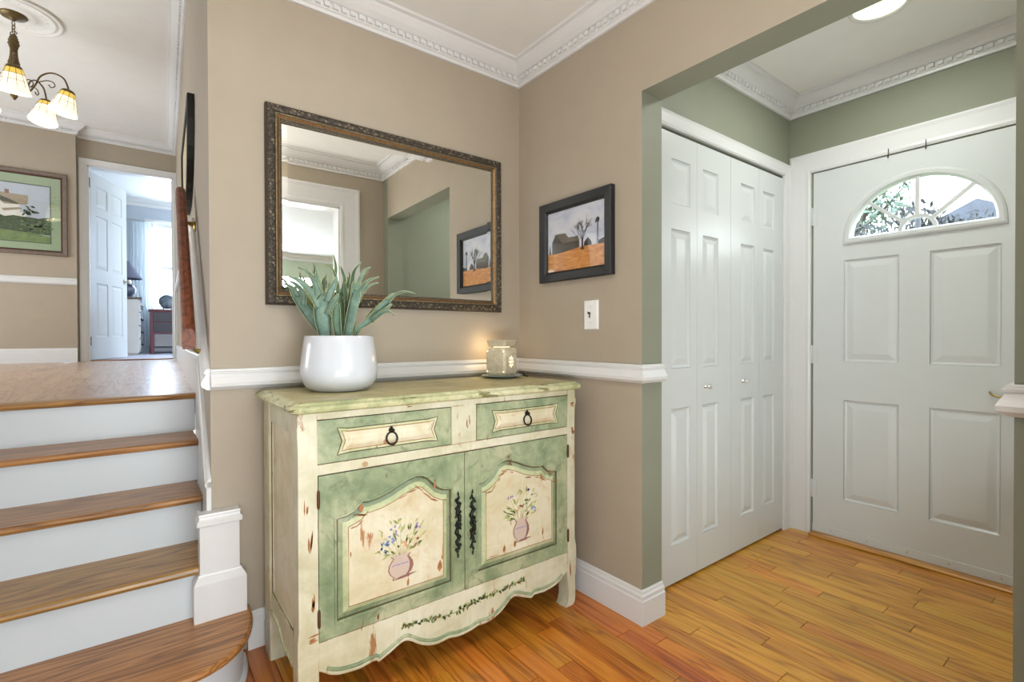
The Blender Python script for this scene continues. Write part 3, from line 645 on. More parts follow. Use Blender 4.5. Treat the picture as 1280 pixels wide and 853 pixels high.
for i, p in enumerate(vp):
    near = abs(p.x - .95) < .06; gap = .79 < p.x < .80 or .86 < p.x < .885
    if gap: continue
    for k in range(3 if near else 2 if rv.random() < .7 else 1):
        leaf2(b, p.x, p.y, rv.uniform(-2.6, 2.6), rv.uniform(.011, .020 if near else .016), .0062, rv.choice((0, 0, 1)))
    if rv.random() < .2: leaf2(b, p.x, p.y, rv.uniform(0, 6), .008, .007, 6)
b.build('painted_vine', LEAFM, apr)
# drawers
for k, (a, c, e, f) in enumerate(DR):
    dr = MB().plate(rect(a, c, e, f), [], sf, -.001, -.02).build('drawer', GREEN, sb)
    pa, pc, pe, pf = (.482, .807, .777, .849) if k == 0 else (1.045, 1.360, .777, .849)
    o = [(pa, pe), (pa + .03, pe + .004), (pc - .03, pe + .004), (pc, pe), (pc - .012, (pe + pf) / 2), (pc, pf), (pc - .03, pf - .004), (pa + .03, pf - .004), (pa, pf), (pa + .012, (pe + pf) / 2)]
    b = MB(); b.rings([[sf(x, z, d) for x, z in inset(o, i)] for i, d in ((-.004, -.001), (-.002, .002), (.002, .002), (.005, .0005), (.018, .007), (.024, .008))], 0, True, False, True, ms=[1, 1, 1, 0, 0])
    b.build('raised_field', [CREAMP, GREENC], dr)
    b = MB(); o2 = inset(o, .005); b.tube([sf(x, z, .001) for x, z in o2], .0012, 5, closed=True); b.build('worn_edge', WEAR, dr)
    b = MB(); b.tube([sf(x, z, -.0002) for x, z in inset(o, -.0045)], .0015, 5, closed=True); b.build('dark_outline', UMBER, dr)
    rx = .643 if k == 0 else 1.197; b = MB()
    b.tube([sf(rx + .0180 * math.sin(t), .804 - .0195 * math.cos(t), .013 + .004 * math.cos(t)) for t in [2 * math.pi * i / 20 for i in range(20)]], .003, 6, closed=True)
    b.lathe([(.001, .0), (.009, .001), (.008, .006), (.005, .011), (.007, .015), (.001, .018)], sf(rx, .829, .005), 10, 0, Matrix.Rotation(math.pi / 2, 3, 'X')); b.ball(sf(rx, .838, .010), .0045, 7)
    b.build('ring_pull', IRON, dr)
# doors with arched raised panels, painted vases and scrolled handles
arch = [(0, .582), (.030, .585), (.055, .594), (.074, .612), (.081, .618), (.10, .616), (.135, .621), (.17, .632), (.205, .648), (.235, .659), (.262, .665), (.285, .662), (.305, .652), (.325, .632), (.345, .613), (.365, .603), (.380, .600), (.397, .599)]
def vase(b, cx, z0, w, h):
    prof = [(.30, 0), (.34, .05), (.28, .12), (.42, .25), (.5, .45), (.47, .65), (.36, .82), (.30, .88), (.40, 1.0)]
    b.plate([(cx - w * a, z0 + h * c) for a, c in prof][::-1] + [(cx + w * a, z0 + h * c) for a, c in prof], [], sf, .0030, .0018, 8)
    b.plate([(cx + w * (a - .05 - .10 * math.sin(math.pi * min(1, c * 1.1))), z0 + h * c) for a, c in prof][::-1] + [(cx + w * a, z0 + h * c) for a, c in prof][::1], [], sf, .0036, .0028, 9)
    b.plate([(cx - w * a, z0 + h * c) for a, c in prof][::-1] + [(cx - w * (a - .04), z0 + h * c) for a, c in prof][::1], [], sf, .0035, .0028, 9)
    leaf2(b, cx - w * .30, z0 + h * .03, .08, w * .95, .008, 9, .0037)
    for i in range(6): leaf2(b, cx + w * (-.36 + .11 * i), z0 + h * (.60 + .02 * (i % 2)), .2, .010, .004, 3, .0040)
def bouquet(b, cx, z0, w, h, blooms, spread, top, rnd):
    vase(b, cx, z0, w, h); zc = z0 + h * .95
    for i in range(62):
        an = rnd.uniform(.25, 2.9); rr = rnd.uniform(.25, 1); L = rr * (spread * abs(math.cos(an)) + (top - zc) * math.sin(an) ** 2 * .95)
        x, z = cx + L * math.cos(an), zc + L * max(.12, math.sin(an))
        leaf2(b, x, z, an + rnd.uniform(-.7, .7), rnd.uniform(.014, .026), .0055, rnd.choice((1, 1, 2, 2, 7, 0)), .0032)
    for x, z, m, n in blooms:
        b.tube([sf(cx + (x - cx) * .15, zc, .0024), sf(cx + (x - cx) * .7, zc + (z - zc) * .6, .0024), sf(x, z, .0024)], .0007, 4, 2)
        for i in range(n): leaf2(b, x + rnd.uniform(-.008, .008), z + rnd.uniform(-.010, .010), rnd.uniform(0, 6.28), .011, .007, m, .0040)
VASEM = LEAFM + [paint('painted_vase_pale', '#c4b0a0', .5, .05), paint('painted_vase_shade', '#8d6358', .5, .08)]
BLO = [[(.625, .470, 4, 6), (.615, .445, 4, 4), (.655, .505, 3, 4), (.675, .535, 1, 3), (.732, .500, 3, 5), (.735, .452, 5, 4), (.690, .455, 5, 4), (.648, .478, 4, 4), (.668, .44, 7, 3)],
       [(1.120, .515, 3, 3), (1.165, .535, 1, 4), (1.205, .530, 3, 4), (1.168, .468, 5, 7), (1.232, .455, 4, 4), (1.11, .45, 1, 3), (1.195, .49, 0, 4), (1.18, .48, 7, 3)]]
for k, (a, c, e, f) in enumerate(DO):
    if k == 0: o = [(.868, .272)] + [(.471 + u, z) for u, z in arch][::-1] + [(.471, .272)]
    else: o = [(.974, .274)][::-1] + [(1.364, .276)] + [(.974 + .390 * (1 - u / .397), z) for u, z in arch][::1]
    if k == 0: o = o[::-1]
    if k == 1: o = [(.974, .274), (1.364, .274)] + [(1.364 - .390 * u / .397, z - .004) for u, z in arch]
    else: o = [(.471, .272), (.868, .272)] + [(.471 + u, z) for u, z in arch][::-1]
    dm = MB(); dm.plate(rect(a, c, e, f), [o], sf, -.001, -.012); dm.plate(rect(a, c, e, f), [], sf, -.012, -.02); door = dm.build('door', GREEN, sb)
    b = MB(); b.rings([[sf(x, z, d) for x, z in inset(o, i)] for i, d in ((-.007, -.001), (-.005, .003), (-.001, .0035), (.002, -.001), (.003, -.010), (.007, -.010), (.020, -.005), (.032, .0015), (.036, .002))], 0, True, False, False, ms=[1, 1, 1, 1, 1, 1, 2, 2])
    inn = inset(o, .036); b.plate(inn, [], sf, .002, -.004, 0); b.build('raised_panel', [CREAMP, GREEN, GREENC], door)
    b = MB(); b.tube([sf(x, z, .0018) for x, z in inset(o, .0355)], .0013, 5, closed=True); b.build('worn_edge', WEAR, door)
    b = MB(); b.tube([sf(x, z, -.006) for x, z in inset(o, .004)], .0022, 5, closed=True); b.build('dark_outline', UMBER, door)
    rw = random.Random(20 + k); b = MB()     # bare wood chips along the panel edge
    ins_ = inset(o, .042)
    for i in range(15):
        j = rw.randrange(len(ins_)); p, q = ins_[j], ins_[(j + 1) % len(ins_)]; t = rw.random()
        x, z = p[0] + (q[0] - p[0]) * t, p[1] + (q[1] - p[1]) * t; L = rw.uniform(.015, .05)
        leaf2(b, x, z, math.atan2(q[1] - p[1], q[0] - p[0]) + rw.uniform(-.12, .12), L, rw.uniform(.003, .005), 0, .0026)
    for x, z, L, w in (((.80, .61, .035, .010), (.817, .325, .04, .018), (.545, .585, .03, .014), (.70, .31, .03, .008)) if k == 0 else ((1.32, .572, .02, .018), (1.09, .315, .03, .012), (1.14, .322, .03, .012), (1.28, .335, .03, .008))):
        leaf2(b, x, z, 1.5, L, w, 0, .0026)
    b.build('bare_chips', WEAR, door, kind='stuff')
    b = MB(); bouquet(b, .676 if k == 0 else 1.172, .343 if k == 0 else .338, .088 if k == 0 else .078, .078 if k == 0 else .088, BLO[k], .07, .53, random.Random(3 + k))
    b.build('painted_bouquet', VASEM, door)
    hx = .8905 if k == 0 else .9505; hc = .468 if k == 0 else .464; b = MB(); s_ = 1 if k == 0 else -1
    pts = [(0, .108), (.003, .095), (-.004, .08), (.005, .062), (-.005, .045), (.006, .03), (0, .0), (-.006, -.03), (.005, -.045), (-.005, -.062), (.004, -.08), (-.003, -.095), (0, -.108)]
    sp = spline([(s_ * x, z, 0) for x, z in pts], 4); n_ = len(sp)
    b.tube([sf(hx + p.x, hc + p.y, .004) for p in sp], [.002 + .0045 * math.sin(math.pi * i / (n_ - 1)) + .0018 * math.sin(i * 1.9) for i in range(n_)], 8)
    for i in range(-6, 7):
        if i == 0: continue
        z = hc + i * .0145; sd = 1 if i % 2 else -1
        b.tube([sf(hx, z, .004), sf(hx + sd * .007, z + .005, .006), sf(hx + sd * .011, z, .005), sf(hx + sd * .008, z - .005, .004)], [.004, .0036, .0028, .0012], 6)
    for i in range(6): b.ball(sf(hx + .008 * math.cos(i * 1.047), hc + .010 * math.sin(i * 1.047), .006), (.006, .005, .006), 7)
    b.ball(sf(hx, hc, .011), (.007, .006, .007), 8); b.ball(sf(hx, hc + .11, .004), (.003, .003, .007), 6); b.ball(sf(hx, hc - .11, .004), (.003, .003, .007), 6)
    b.build('scrolled_handle', IRON, door)
    for z in (.650, .300):
        x = .4195 if k == 0 else 1.4195; b = MB(); b.lathe([(.001, -.028), (.0035, -.025), (.0045, -.018), (.0045, .018), (.0035, .025), (.001, .028)], sf(x, z, .003), 8); b.build('hinge', plain('rusty_hinge', '#5b3a22', .6, .4) if 'rusty_hinge' not in bpy.data.materials else bpy.data.materials['rusty_hinge'], door)
# small round maker's stamp and worn patches on the frame
b = MB(); b.tube([sf(.560 + .008 * math.cos(t), .732 + .0065 * math.sin(t), .0004) for t in [i * .52 for i in range(12)]], .0011, 5, closed=True); b.tube([sf(.560 + .003 * math.cos(t), .732 + .003 * math.sin(t), .0004) for t in [i * 1.05 for i in range(6)]], .0012, 5, closed=True)
b.build('round_stamp', plain('ochre_stamp', '#b98338', .6), sb)
b = MB(); rw = random.Random(9)
for x, z, L, w in ((.398, .50, .07, .008), (.405, .33, .05, .010), (.392, .245, .04, .010), (.385, .62, .05, .005), (.55, .222, .03, .004), (.60, .226, .025, .006), (1.437, .845, .03, .010), (1.44, .735, .02, .016), (1.45, .60, .04, .004), (1.435, .13, .07, .005), (.93, .80, .03, .004), (.945, .82, .02, .004), (1.02, .745, .015, .003), (.70, .893, .02, .005)):
    for i in range(3): leaf2(b, x + rw.uniform(-.004, .004), z + rw.uniform(-.012, .012), 1.571 + rw.uniform(-.12, .12) if L > w * 4 else .1, L * rw.uniform(.5, 1), w * rw.uniform(.5, 1), 0, .0006)
b.build('bare_patches', WEAR, sb, kind='stuff')
b = MB(); tx0, tx1, ty0, ty1 = .341, 1.494, 1.462, 1.970
tr = [(tx0, ty0), (tx1, ty0), (tx1, ty1), (tx0, ty1)]; tr = [(tx0 + .02, ty0), (tx1 - .02, ty0), (tx1, ty0 + .02), (tx1, ty1), (tx0, ty1), (tx0, ty0 + .02)]
b.rings([[Vector((x, y, z)) for x, y in inset(tr, i)] for i, z in ((.018, .903), (.008, .906), (.002, .910), (0, .917), (.003, .924), (.010, .928), (.013, .929), (.018, .934), (.024, .936), (.030, .936), (.032, .9352), (.034, .936))], 0, True, True, True, ms=[1] * 9 + [0, 0])
b.build('tabletop', [TOPP, TOPEDGE], sb)
ZT = .936

# ------------------------------------------------------------------ wall mirror
mr_ = thing('wall_mirror', (.907, YM, 1.245), 'large rectangular mirror in a carved dark gilt frame above the sideboard', 'mirror')
MO = Vector((.379, YM - .001, 1.245)); MU = Vector((1, 0, 0)); MN = Vector((0, -1, 0)); MW, MH = 1.057, .738
b = MB(); pf = [(0, 0), (0, .020), (.003, .026), (.008, .030), (.018, .033), (.028, .030), (.032, .026), (.033, .029), (.036, .029), (.038, .024), (.046, .017), (.047, .020), (.0485, .020), (.050, .014), (.057, .011), (.058, .006)]
b.frame(MO, MU, UP, MN, MW, MH, pf, ms=[0, 0, 0, 0, 0, 0, 1, 1, 1, 2, 2, 1, 1, 0, 1]); b.build('frame', [DARKG, GILT, COPPERG], mr_)
b = MB(); rm = random.Random(2)
def around(ins, step):
    pts = [(ins, ins), (MW - ins, ins), (MW - ins, MH - ins), (ins, MH - ins)]
    for i in range(4):
        p, q = Vector(pts[i]), Vector(pts[(i + 1) % 4]); L = (q - p).length; n = int(L / step)
        for j in range(n): yield p + (q - p) * ((j + .5) / n), (q - p) / L, j
for p, t, j in around(.018, .0125):
    nn = Vector((-t.y, t.x)); s_ = 1 if j % 2 else -1
    for u, v, r in ((0, s_ * .004, .0052), (.004, s_ * .0085, .0034), (-.003, -s_ * .0075, .0036)):
        c = p + t * (u + rm.uniform(-.002, .002)) + nn * v; an = rm.uniform(0, 3.1)
        b.ball(MO + MU * c.x + UP * c.y + MN * (.0325 - abs(v) * .25), (r * rm.uniform(.8, 1.5), .003, r), 6, rm.choice((0, 0, 1)), Matrix.Rotation(an, 3, 'Y'))
b.build('carved_ornament', [DARKG, GILT], mr_, kind='stuff')
b = MB()
for p, t, j in around(.0535, .0085): b.ball(MO + MU * p.x + UP * p.y + MN * .013, .0031, 5)
b.build('bead_row', GILT, mr_, kind='stuff')
# silvered pane with a bevelled border
MT = 0.0125
b = MB(); bw = .024; q0 = [(.055, .055), (MW - .055, .055), (MW - .055, MH - .055), (.055, MH - .055)]; q1 = inset(q0, bw)
tl = lambda u, d: MO + MU * u[0] + UP * u[1] + MN * (.0082 + d + MT * (u[0] - MW / 2))
b.rings([[tl(u, -.0010) for u in q0], [tl(u, 0) for u in q1]], 0, True, False, True); b.build('mirror_glass', MIRROR, mr_)

# ------------------------------------------------------------------ potted plant
PC = Vector((.577, 1.772, ZT))
pl = thing('potted_fern', PC, 'grey-green staghorn fern in a round white ceramic pot on the sideboard', 'potted plant')
b = MB(); b.lathe([(.001, 0), (.078, 0), (.098, .005), (.116, .020), (.127, .042), (.131, .065), (.130, .09), (.126, .125), (.121, .16), (.116, .192), (.1145, .194), (.112, .192), (.116, .15), (.118, .14), (.001, .14)], PC, 48); b.build('pot', POTW, pl)
b = MB(); b.lathe([(.118, .15), (.08, .165), (.04, .172), (.001, .174)], PC, 20); b.build('potting_moss', plain('dark_moss', '#4b4a2e', .9, 0, .4, 60), pl)
def leafmat(name, c0, c1, c2):
    m, nt, bb = new_mat(name); v = mapped(nt)
    col = ramp(nt, noise(nt, v, 22, 4, .6), [(.3, hexc(c0)), (.52, hexc(c1)), (.75, hexc(c2))])
    nt.links.new(col, bb.inputs['Base Color']); bb.inputs['Roughness'].default_value = .5; bb.inputs['Subsurface Weight'].default_value = .0
    bump(nt, bb, noise(nt, mapped(nt, (90, 90, 12)), 1, 2), .15, .001); return m
FM = [leafmat('frond_blue_green', '#506b60', '#678474', '#84a08c'), leafmat('frond_deep_green', '#38543f', '#4b6a50', '#5f7f60'), leafmat('frond_yellow_green', '#7d8c4e', '#98a567', '#a9b27c')]
EDGEM = plain('frond_pale_edge', '#b9bf8d', .5)
rtv = Vector((rt.x, rt.y, 0)).normalized(); fwv = Vector((fw.x, fw.y, 0)).normalized()
def ribbon(b, pts, m, twist=.5, n=5):
    """pts: (a, z, depth, half width); a leaf blade with a folded midrib, real thickness and a pale rim"""
    P = spline([(a, c, d) for a, c, d, w in pts], n); Wd = spline([(w, 0, 0) for a, c, d, w in pts], n); rs = []
    T = .0011
    for i, p in enumerate(P):
        q0, q1 = P[max(i - 1, 0)], P[min(i + 1, len(P) - 1)]; t = (q1 - q0).normalized()
        side = Vector((t.y, -t.x, 0)); side = (side.normalized() if side.length > .1 else Vector((1, 0, 0))) + Vector((0, 0, twist)); side.normalize(); nn = side.cross(t).normalized()
        w = max(.0006, Wd[i].x); T2 = min(T, w * .5)
        ring = [p - side * w, p - side * w * .5 + nn * (w * .04 + T2), p + nn * (w * -.16 + T2), p + side * w * .5 + nn * (w * .04 + T2), p + side * w, p + side * w * .5 + nn * (w * .04 - T2), p + nn * (w * -.16 - T2), p - side * w * .5 + nn * (w * .04 - T2)]
        rs.append([PC + rtv * r.x + fwv * r.z + Vector((0, 0, r.y)) for r in ring])
    b.rings(rs, m, True, True, True, True)
    for k in (0, 4): b.tube([r[k] for r in rs], [min(.0009, max(.0004, Wd[i].x * .4)) for i in range(len(rs))], 4, 1)
S_ = .000635
def fc(x, y, d, w): return ((x - 405) * S_, .194 + (492 - y) * S_, d, w * S_ * .86)
fronds = [
 (0, .35, [(345, 560, 0, 18), (315, 480, 0, 26), (235, 370, .005, 36), (165, 275, .01, 30), (125, 225, .015, 16)], [[(150, 255, .01, 22), (115, 215, .02, 10), (85, 198, .03, 6), (50, 192, .04, 2)], [(170, 270, .01, 24), (150, 225, -.01, 12), (125, 205, -.02, 5), (108, 178, -.02, 2)], [(200, 320, .0, 20), (205, 260, .0, 16), (160, 205, .01, 11), (108, 180, .02, 3)]]),
 (2, -.5, [(345, 560, .02, 14), (320, 470, .03, 22), (285, 380, .035, 34), (260, 310, .04, 34), (245, 265, .04, 12)], [[(285, 340, .04, 20), (275, 280, .05, 15), (255, 245, .06, 4)], [(250, 320, .03, 20), (215, 280, .03, 13), (190, 245, .04, 3)]]),
 (0, .25, [(365, 570, -.045, 30), (355, 485, -.05, 40), (345, 390, -.055, 50), (350, 320, -.06, 52), (360, 275, -.065, 30)], [[(330, 330, -.06, 30), (325, 260, -.065, 24), (300, 190, -.06, 14), (255, 140, -.05, 8), (200, 118, -.04, 2)], [(335, 340, -.06, 26), (300, 270, -.07, 22), (240, 200, -.08, 14), (190, 178, -.09, 3)], [(375, 310, -.065, 26), (400, 250, -.07, 22), (425, 195, -.07, 12), (432, 172, -.07, 2)], [(370, 380, -.06, 22), (405, 330, -.07, 20), (430, 290, -.075, 13), (447, 264, -.08, 2)], [(340, 300, -.06, 20), (325, 220, -.05, 14), (312, 160, -.05, 8), (305, 110, -.045, 2)]]),
 (1, -.4, [(395, 570, .05, 20), (360, 440, .06, 24), (300, 320, .07, 22), (240, 230, .08, 14)], [[(290, 310, .07, 16), (225, 200, .08, 11), (185, 140, .085, 8), (165, 98, .09, 2)], [(300, 320, .07, 14), (260, 220, .07, 10), (240, 150, .075, 8), (205, 118, .08, 2)], [(310, 330, .07, 14), (265, 250, .09, 11), (262, 180, .1, 9), (272, 135, .1, 3)]]),
 (1, .5, [(405, 570, .05, 20), (395, 440, .06, 26), (375, 310, .065, 26), (362, 220, .07, 12)], [[(370, 260, .07, 14), (345, 170, .07, 10), (348, 90, .07, 8), (335, 20, .07, 2)], [(380, 250, .07, 14), (398, 170, .07, 10), (385, 115, .07, 8), (375, 88, .07, 2)], [(365, 240, .06, 12), (360, 180, .06, 9), (340, 110, .05, 6), (304, 82, .05, 2)], [(385, 260, .08, 12), (410, 190, .08, 9), (418, 140, .09, 5), (412, 118, .09, 2)]]),
 (1, -.3, [(430, 570, .03, 22), (440, 450, .035, 30), (440, 330, .04, 34), (445, 260, .045, 18)], [[(445, 290, .04, 18), (452, 190, .05, 13), (465, 120, .05, 9), (507, 68, .05, 2)], [(450, 300, .04, 16), (468, 210, .05, 10), (500, 160, .06, 8), (543, 118, .06, 2)], [(430, 300, .04, 20), (415, 240, .05, 12), (410, 180, .05, 4)]]),
 (0, -.35, [(455, 570, -.04, 26), (475, 480, -.045, 32), (500, 370, -.05, 36), (522, 275, -.05, 36), (535, 215, -.05, 16)], [[(525, 250, -.05, 22), (545, 190, -.055, 12), (575, 140, -.06, 8), (612, 122, -.06, 2)], [(535, 270, -.05, 20), (570, 220, -.06, 12), (610, 190, -.065, 7), (660, 176, -.07, 2)], [(520, 320, -.05, 20), (555, 250, -.04, 13), (590, 215, -.03, 6), (640, 200, -.03, 2)], [(510, 260, -.05, 16), (505, 215, -.04, 10), (510, 192, -.04, 2)]]),
 (1, .5, [(440, 570, -.055, 16), (430, 480, -.06, 22), (425, 410, -.065, 26), (430, 350, -.07, 22), (440, 315, -.07, 4)], [[(420, 400, -.065, 16), (402, 370, -.07, 10), (392, 352, -.075, 2)]]),
 (0, .6, [(465, 580, -.02, 10), (510, 465, -.02, 12), (580, 410, -.02, 22), (650, 345, -.03, 26), (705, 285, -.035, 18), (730, 262, -.04, 6)], [[(690, 300, -.035, 14), (735, 268, -.04, 9), (790, 252, -.05, 5), (850, 266, -.05, 2)], [(640, 375, -.03, 18), (690, 345, -.05, 11), (720, 320, -.05, 4)], [(600, 410, -.03, 16), (660, 370, -.05, 14), (705, 362, -.06, 8), (742, 385, -.06, 2)]]),
 (2, -.4, [(460, 580, .01, 9), (505, 470, .01, 10), (545, 420, .015, 20), (585, 365, .02, 24), (612, 325, .025, 10)], [[(590, 360, .02, 12), (615, 325, .02, 7), (625, 302, .02, 2)]]),
 (1, .2, [(420, 570, .08, 20), (425, 430, .09, 26), (430, 300, .10, 22), (425, 220, .1, 12)], [[(425, 250, .1, 12), (400, 180, .11, 8), (390, 140, .12, 2)], [(430, 260, .1, 12), (455, 210, .11, 8), (480, 170, .12, 2)]])]
for mi, tw, body, tips in fronds:
    b = MB(); ribbon(b, [fc(*q) for q in body], 0, tw)
    for t in tips: ribbon(b, [fc(*q) for q in t], 0, tw * .6 + .2)
    b.build('frond', [FM[mi], EDGEM], pl)

# ------------------------------------------------------------------ wax warmer and saucer
WC = Vector((1.343, 1.842, ZT))
sc_ = MB(); sc_.lathe([(.001, 0), (.058, 0), (.062, .004), (.080, .008), (.094, .0115), (.0945, .0130), (.091, .0135), (.078, .0128), (.060, .0125), (.001, .0125)], WC, 40)
sc_.build('saucer', plain('grey_blue_glaze', '#8d9a97', .25, 0, .06, 30, coat=.4), origin=WC, label='grey-blue glazed saucer under the lit ceramic warmer', cat='saucer')
wz = ZT + .0129
ww = thing('wax_warmer', (WC.x, WC.y, wz), 'square ivory ceramic wax warmer with glowing flower cut-outs', 'wax warmer')
a_ = 0; WR = Matrix.Rotation(math.radians(-37.31) - math.radians(31), 3, 'Z')
WS = .053
def sq(h, z, r=.010):
    o = []
    for k, (sx_, sy_) in enumerate(((-1, -1), (1, -1), (1, 1), (-1, 1))):
        for t in (0, 45, 90):
            an = math.radians(180 + 90 * k + t); o.append(Vector((sx_ * (h - r) + r * math.cos(an), sy_ * (h - r) + r * math.sin(an), z)))
    return [WR @ p + Vector((WC.x, WC.y, wz)) for p in o]
m, nt, bb = new_mat('ivory_textured_ceramic'); v = mapped(nt)
nt.links.new(ramp(nt, noise(nt, v, 60, 3), [(.35, hexc('#c2b698')), (.6, hexc('#cfc4a8'))]), bb.inputs['Base Color']); bb.inputs['Roughness'].default_value = .35
vo = node(nt, 'TexVoronoi', feature='DISTANCE_TO_EDGE'); vo.inputs['Scale'].default_value = 330; nt.links.new(v, vo.inputs['Vector']); bump(nt, bb, ramp(nt, vo.outputs['Distance'], [(.02, K0), (.12, K1)]), .5, .001); IVORY = m
m, nt, bb = new_mat('ivory_smooth_ceramic'); v = mapped(nt)
nt.links.new(ramp(nt, noise(nt, v, 40, 3), [(.35, hexc('#c2b595')), (.6, hexc('#d8cdb2'))]), bb.inputs['Base Color']); bb.inputs['Roughness'].default_value = .3; IVS = m
b = MB(); b.rings([sq(.046, 0), sq(.050, .006), sq(WS, .012), sq(WS, .115), sq(.049, .124), sq(.040, .127), sq(.038, .120)], 0, True, True, True); b.build('body', IVS, ww)
GLOW = plain('warm_bulb_glow', '#fff1d8', .5, emit='#ffe9c6', es=1.2, var=0)
b = MB(); b.rings([sq(.030, .122), sq(.030, .140)], 0, True, True, True); b.build('glowing_gap', GLOW, ww)
b = MB(); b.rings([sq(.040, .131), sq(.046, .134), sq(.0525, .158), sq(.0515, .160), sq(.048, .158), sq(.042, .145), sq(.02, .143)], 0, True, True, True); b.build('melting_dish', IVORY, ww)
# faces: the left-looking face carries carved texture and four glowing dots, the other one the flower
def wf(face):
    R2 = WR @ Matrix.Rotation(face, 3, 'Z')
    return lambda u, v, d: R2 @ Vector((u, -WS - d, v)) + Vector((WC.x, WC.y, wz))
fl_ = wf(math.radians(0)); fr_ = wf(math.radians(90))
faces = sorted((wf(math.radians(90 * k)) for k in range(4)), key=lambda f_: (f_(0, 0, 0) - Vector((0, 0, wz))).length)[:2]
faces.sort(key=lambda f_: (f_(0, 0, 0) - WC).dot(rtv)); fL, fR = faces
b = MB(); b.plate(rect(-.040, .040, .022, .104), [], fL, .0012, -.001); b.build('carved_plaque', IVORY, ww)
for u in (-.043, .043):
    for v in (.018, .110): MB().plate([(u + .0036 * math.cos(k), v + .0036 * math.sin(k)) for k in [i * .785 for i in range(8)]], [], fL, .0014, -.001).build('glowing_dot', GLOW, ww)
for k in range(8):
    b = MB(); an = k * math.pi / 4 + math.pi / 2; ca, sa = math.cos(an), math.sin(an)
    b.plate([((r * ca - t * sa) * .95 - .002, .062 + (r * sa + t * ca) * 1.25) for r, t in ((.009, 0), (.013, .0029), (.018, .0033), (.022, 0), (.018, -.0033), (.013, -.0029))], [], fR, .0008, -.001); b.build('petal_opening', GLOW, ww)
b = MB(); b.plate([(.0045 * math.cos(k) - .002, .062 + .006 * math.sin(k)) for k in [i * .785 for i in range(8)]], [], fR, .0008, -.001)
b.build('flower_centre', GLOW, ww)
b = MB(); b.tube(spline([WC + rtv * .099 + fwv * .045 + Vector((0, 0, .0165)), WC + rtv * .102 + fwv * .034 + Vector((0, 0, .012)), WC + rtv * .118 + fwv * .03 + Vector((0, 0, .0038)), WC + rtv * .120 + fwv * .05 + Vector((0, 0, .0034)), WC + rtv * .10 + fwv * .082 + Vector((0, 0, .0034))], 5), .003, 7)
b.build('power_cord', plain('black_cord', '#17171a', .5), label='black power cord trailing behind the wax warmer on the sideboard top', cat='cord')
lamp('warmer_bulb', 'POINT', (WC.x + .0, WC.y + .085, wz + .13), .4, (1, .72, .42), radius=.03)

# ------------------------------------------------------------------ farm print and light switch on the right wall
def flat(b, poly, fn, d, m): b.plate(poly, [], fn, d, d - .0006, m)
fp = thing('framed_farm_print', (XC, 1.58, 1.38), 'black-framed farm print with a grey barn and a windmill above the light switch', 'picture')
FO = Vector((XC - .001, 1.8055, 1.380)); FU = Vector((0, -1, 0)); FNm = Vector((-1, 0, 0)); FW, FHh = .4495, .368
ff = lambda u, v, d: FO + FU * u + UP * v + FNm * d
b = MB(); b.frame(FO, FU, UP, FNm, FW, FHh, [(0, 0), (0, .024), (.003, .027), (.036, .024), (.044, .016), (.046, .012), (.046, .004)]); b.build('frame', BLACKF, fp)
PU0, PV0, PWd, PHt = .042, .042, .3655, .284
fpn = lambda s, t, d: ff(PU0 + s * PWd, PV0 + t * PHt, .007 + d)
m, nt, bb = new_mat('painted_cloud_sky'); v = mapped(nt, (6, 6, 14))
nt.links.new(ramp(nt, noise(nt, v, 1, 5, .6, .6), [(.3, hexc('#aab2c6')), (.5, hexc('#c9cdd8')), (.7, hexc('#dcd9da'))]), bb.inputs['Base Color']); bb.inputs['Roughness'].default_value = .5; SKYP = m
m, nt, bb = new_mat('painted_orange_field'); v = mapped(nt, (25, 25, 90))
nt.links.new(ramp(nt, noise(nt, v, 1, 5, .65, .4), [(.3, hexc('#a8622a')), (.5, hexc('#cf8a3e')), (.72, hexc('#e0a963'))]), bb.inputs['Base Color']); bb.inputs['Roughness'].default_value = .5; FIELD = m
PB = [SKYP, FIELD, plain('painted_barn_grey', '#453f36', .6, var=.3, scale=120), plain('painted_barn_roof', '#6a6152', .6, var=.3, scale=150), plain('painted_dark', '#33302d', .6), plain('painted_white_roof', '#cfd2d6', .6)]
b = MB(); flat(b, rect(0, 1, 0, 1), fpn, 0, 0); flat(b, [(0, 0), (1, 0), (1, .335), (.6, .345), (.3, .325), (0, .315)], fpn, .0006, 1)
flat(b, [(.09, .30), (.30, .31), (.30, .52), (.20, .60), (.155, .62), (.09, .50)], fpn, .0014, 2); flat(b, [(.155, .62), (.33, .61), (.42, .49), (.28, .46), (.22, .55)], fpn, .002, 3); flat(b, [(.29, .31), (.575, .345), (.575, .46), (.30, .46)], fpn, .0018, 2); flat(b, [(.29, .455), (.33, .53), (.55, .525), (.58, .45)], fpn, .0024, 3)
flat(b, [(.65, .345), (.78, .345), (.77, .40), (.72, .47), (.66, .41)], fpn, .0014, 4); flat(b, [(.88, .335), (1, .335), (1, .46), (.94, .44), (.88, .38)], fpn, .0014, 4); flat(b, [(.88, .385), (.94, .445), (1, .465), (1, .43), (.94, .41)], fpn, .0018, 5)
flat(b, [(.03, .31), (.05, .46), (.07, .31)], fpn, .0012, 4)
rt_ = random.Random(12)
def twig(x, z, an, L, w, dep):
    x2, z2 = x + L * math.cos(an), z + L * math.sin(an) * 1.25; b.tube([fpn(x, z, .0015), fpn(x2, z2, .0015)], [w, w * .7], 4, 4)
    if dep:
        for k in range(3 if dep > 1 else 2): twig(x + (x2 - x) * rt_.uniform(.6, 1), z + (z2 - z) * rt_.uniform(.6, 1), an + rt_.uniform(-.75, .75), L * rt_.uniform(.6, .85), w * .62, dep - 1)
flat(b, [(.60, .30), (.655, .30), (.64, .36), (.64, .47), (.615, .47), (.615, .36)], fpn, .0014, 4)
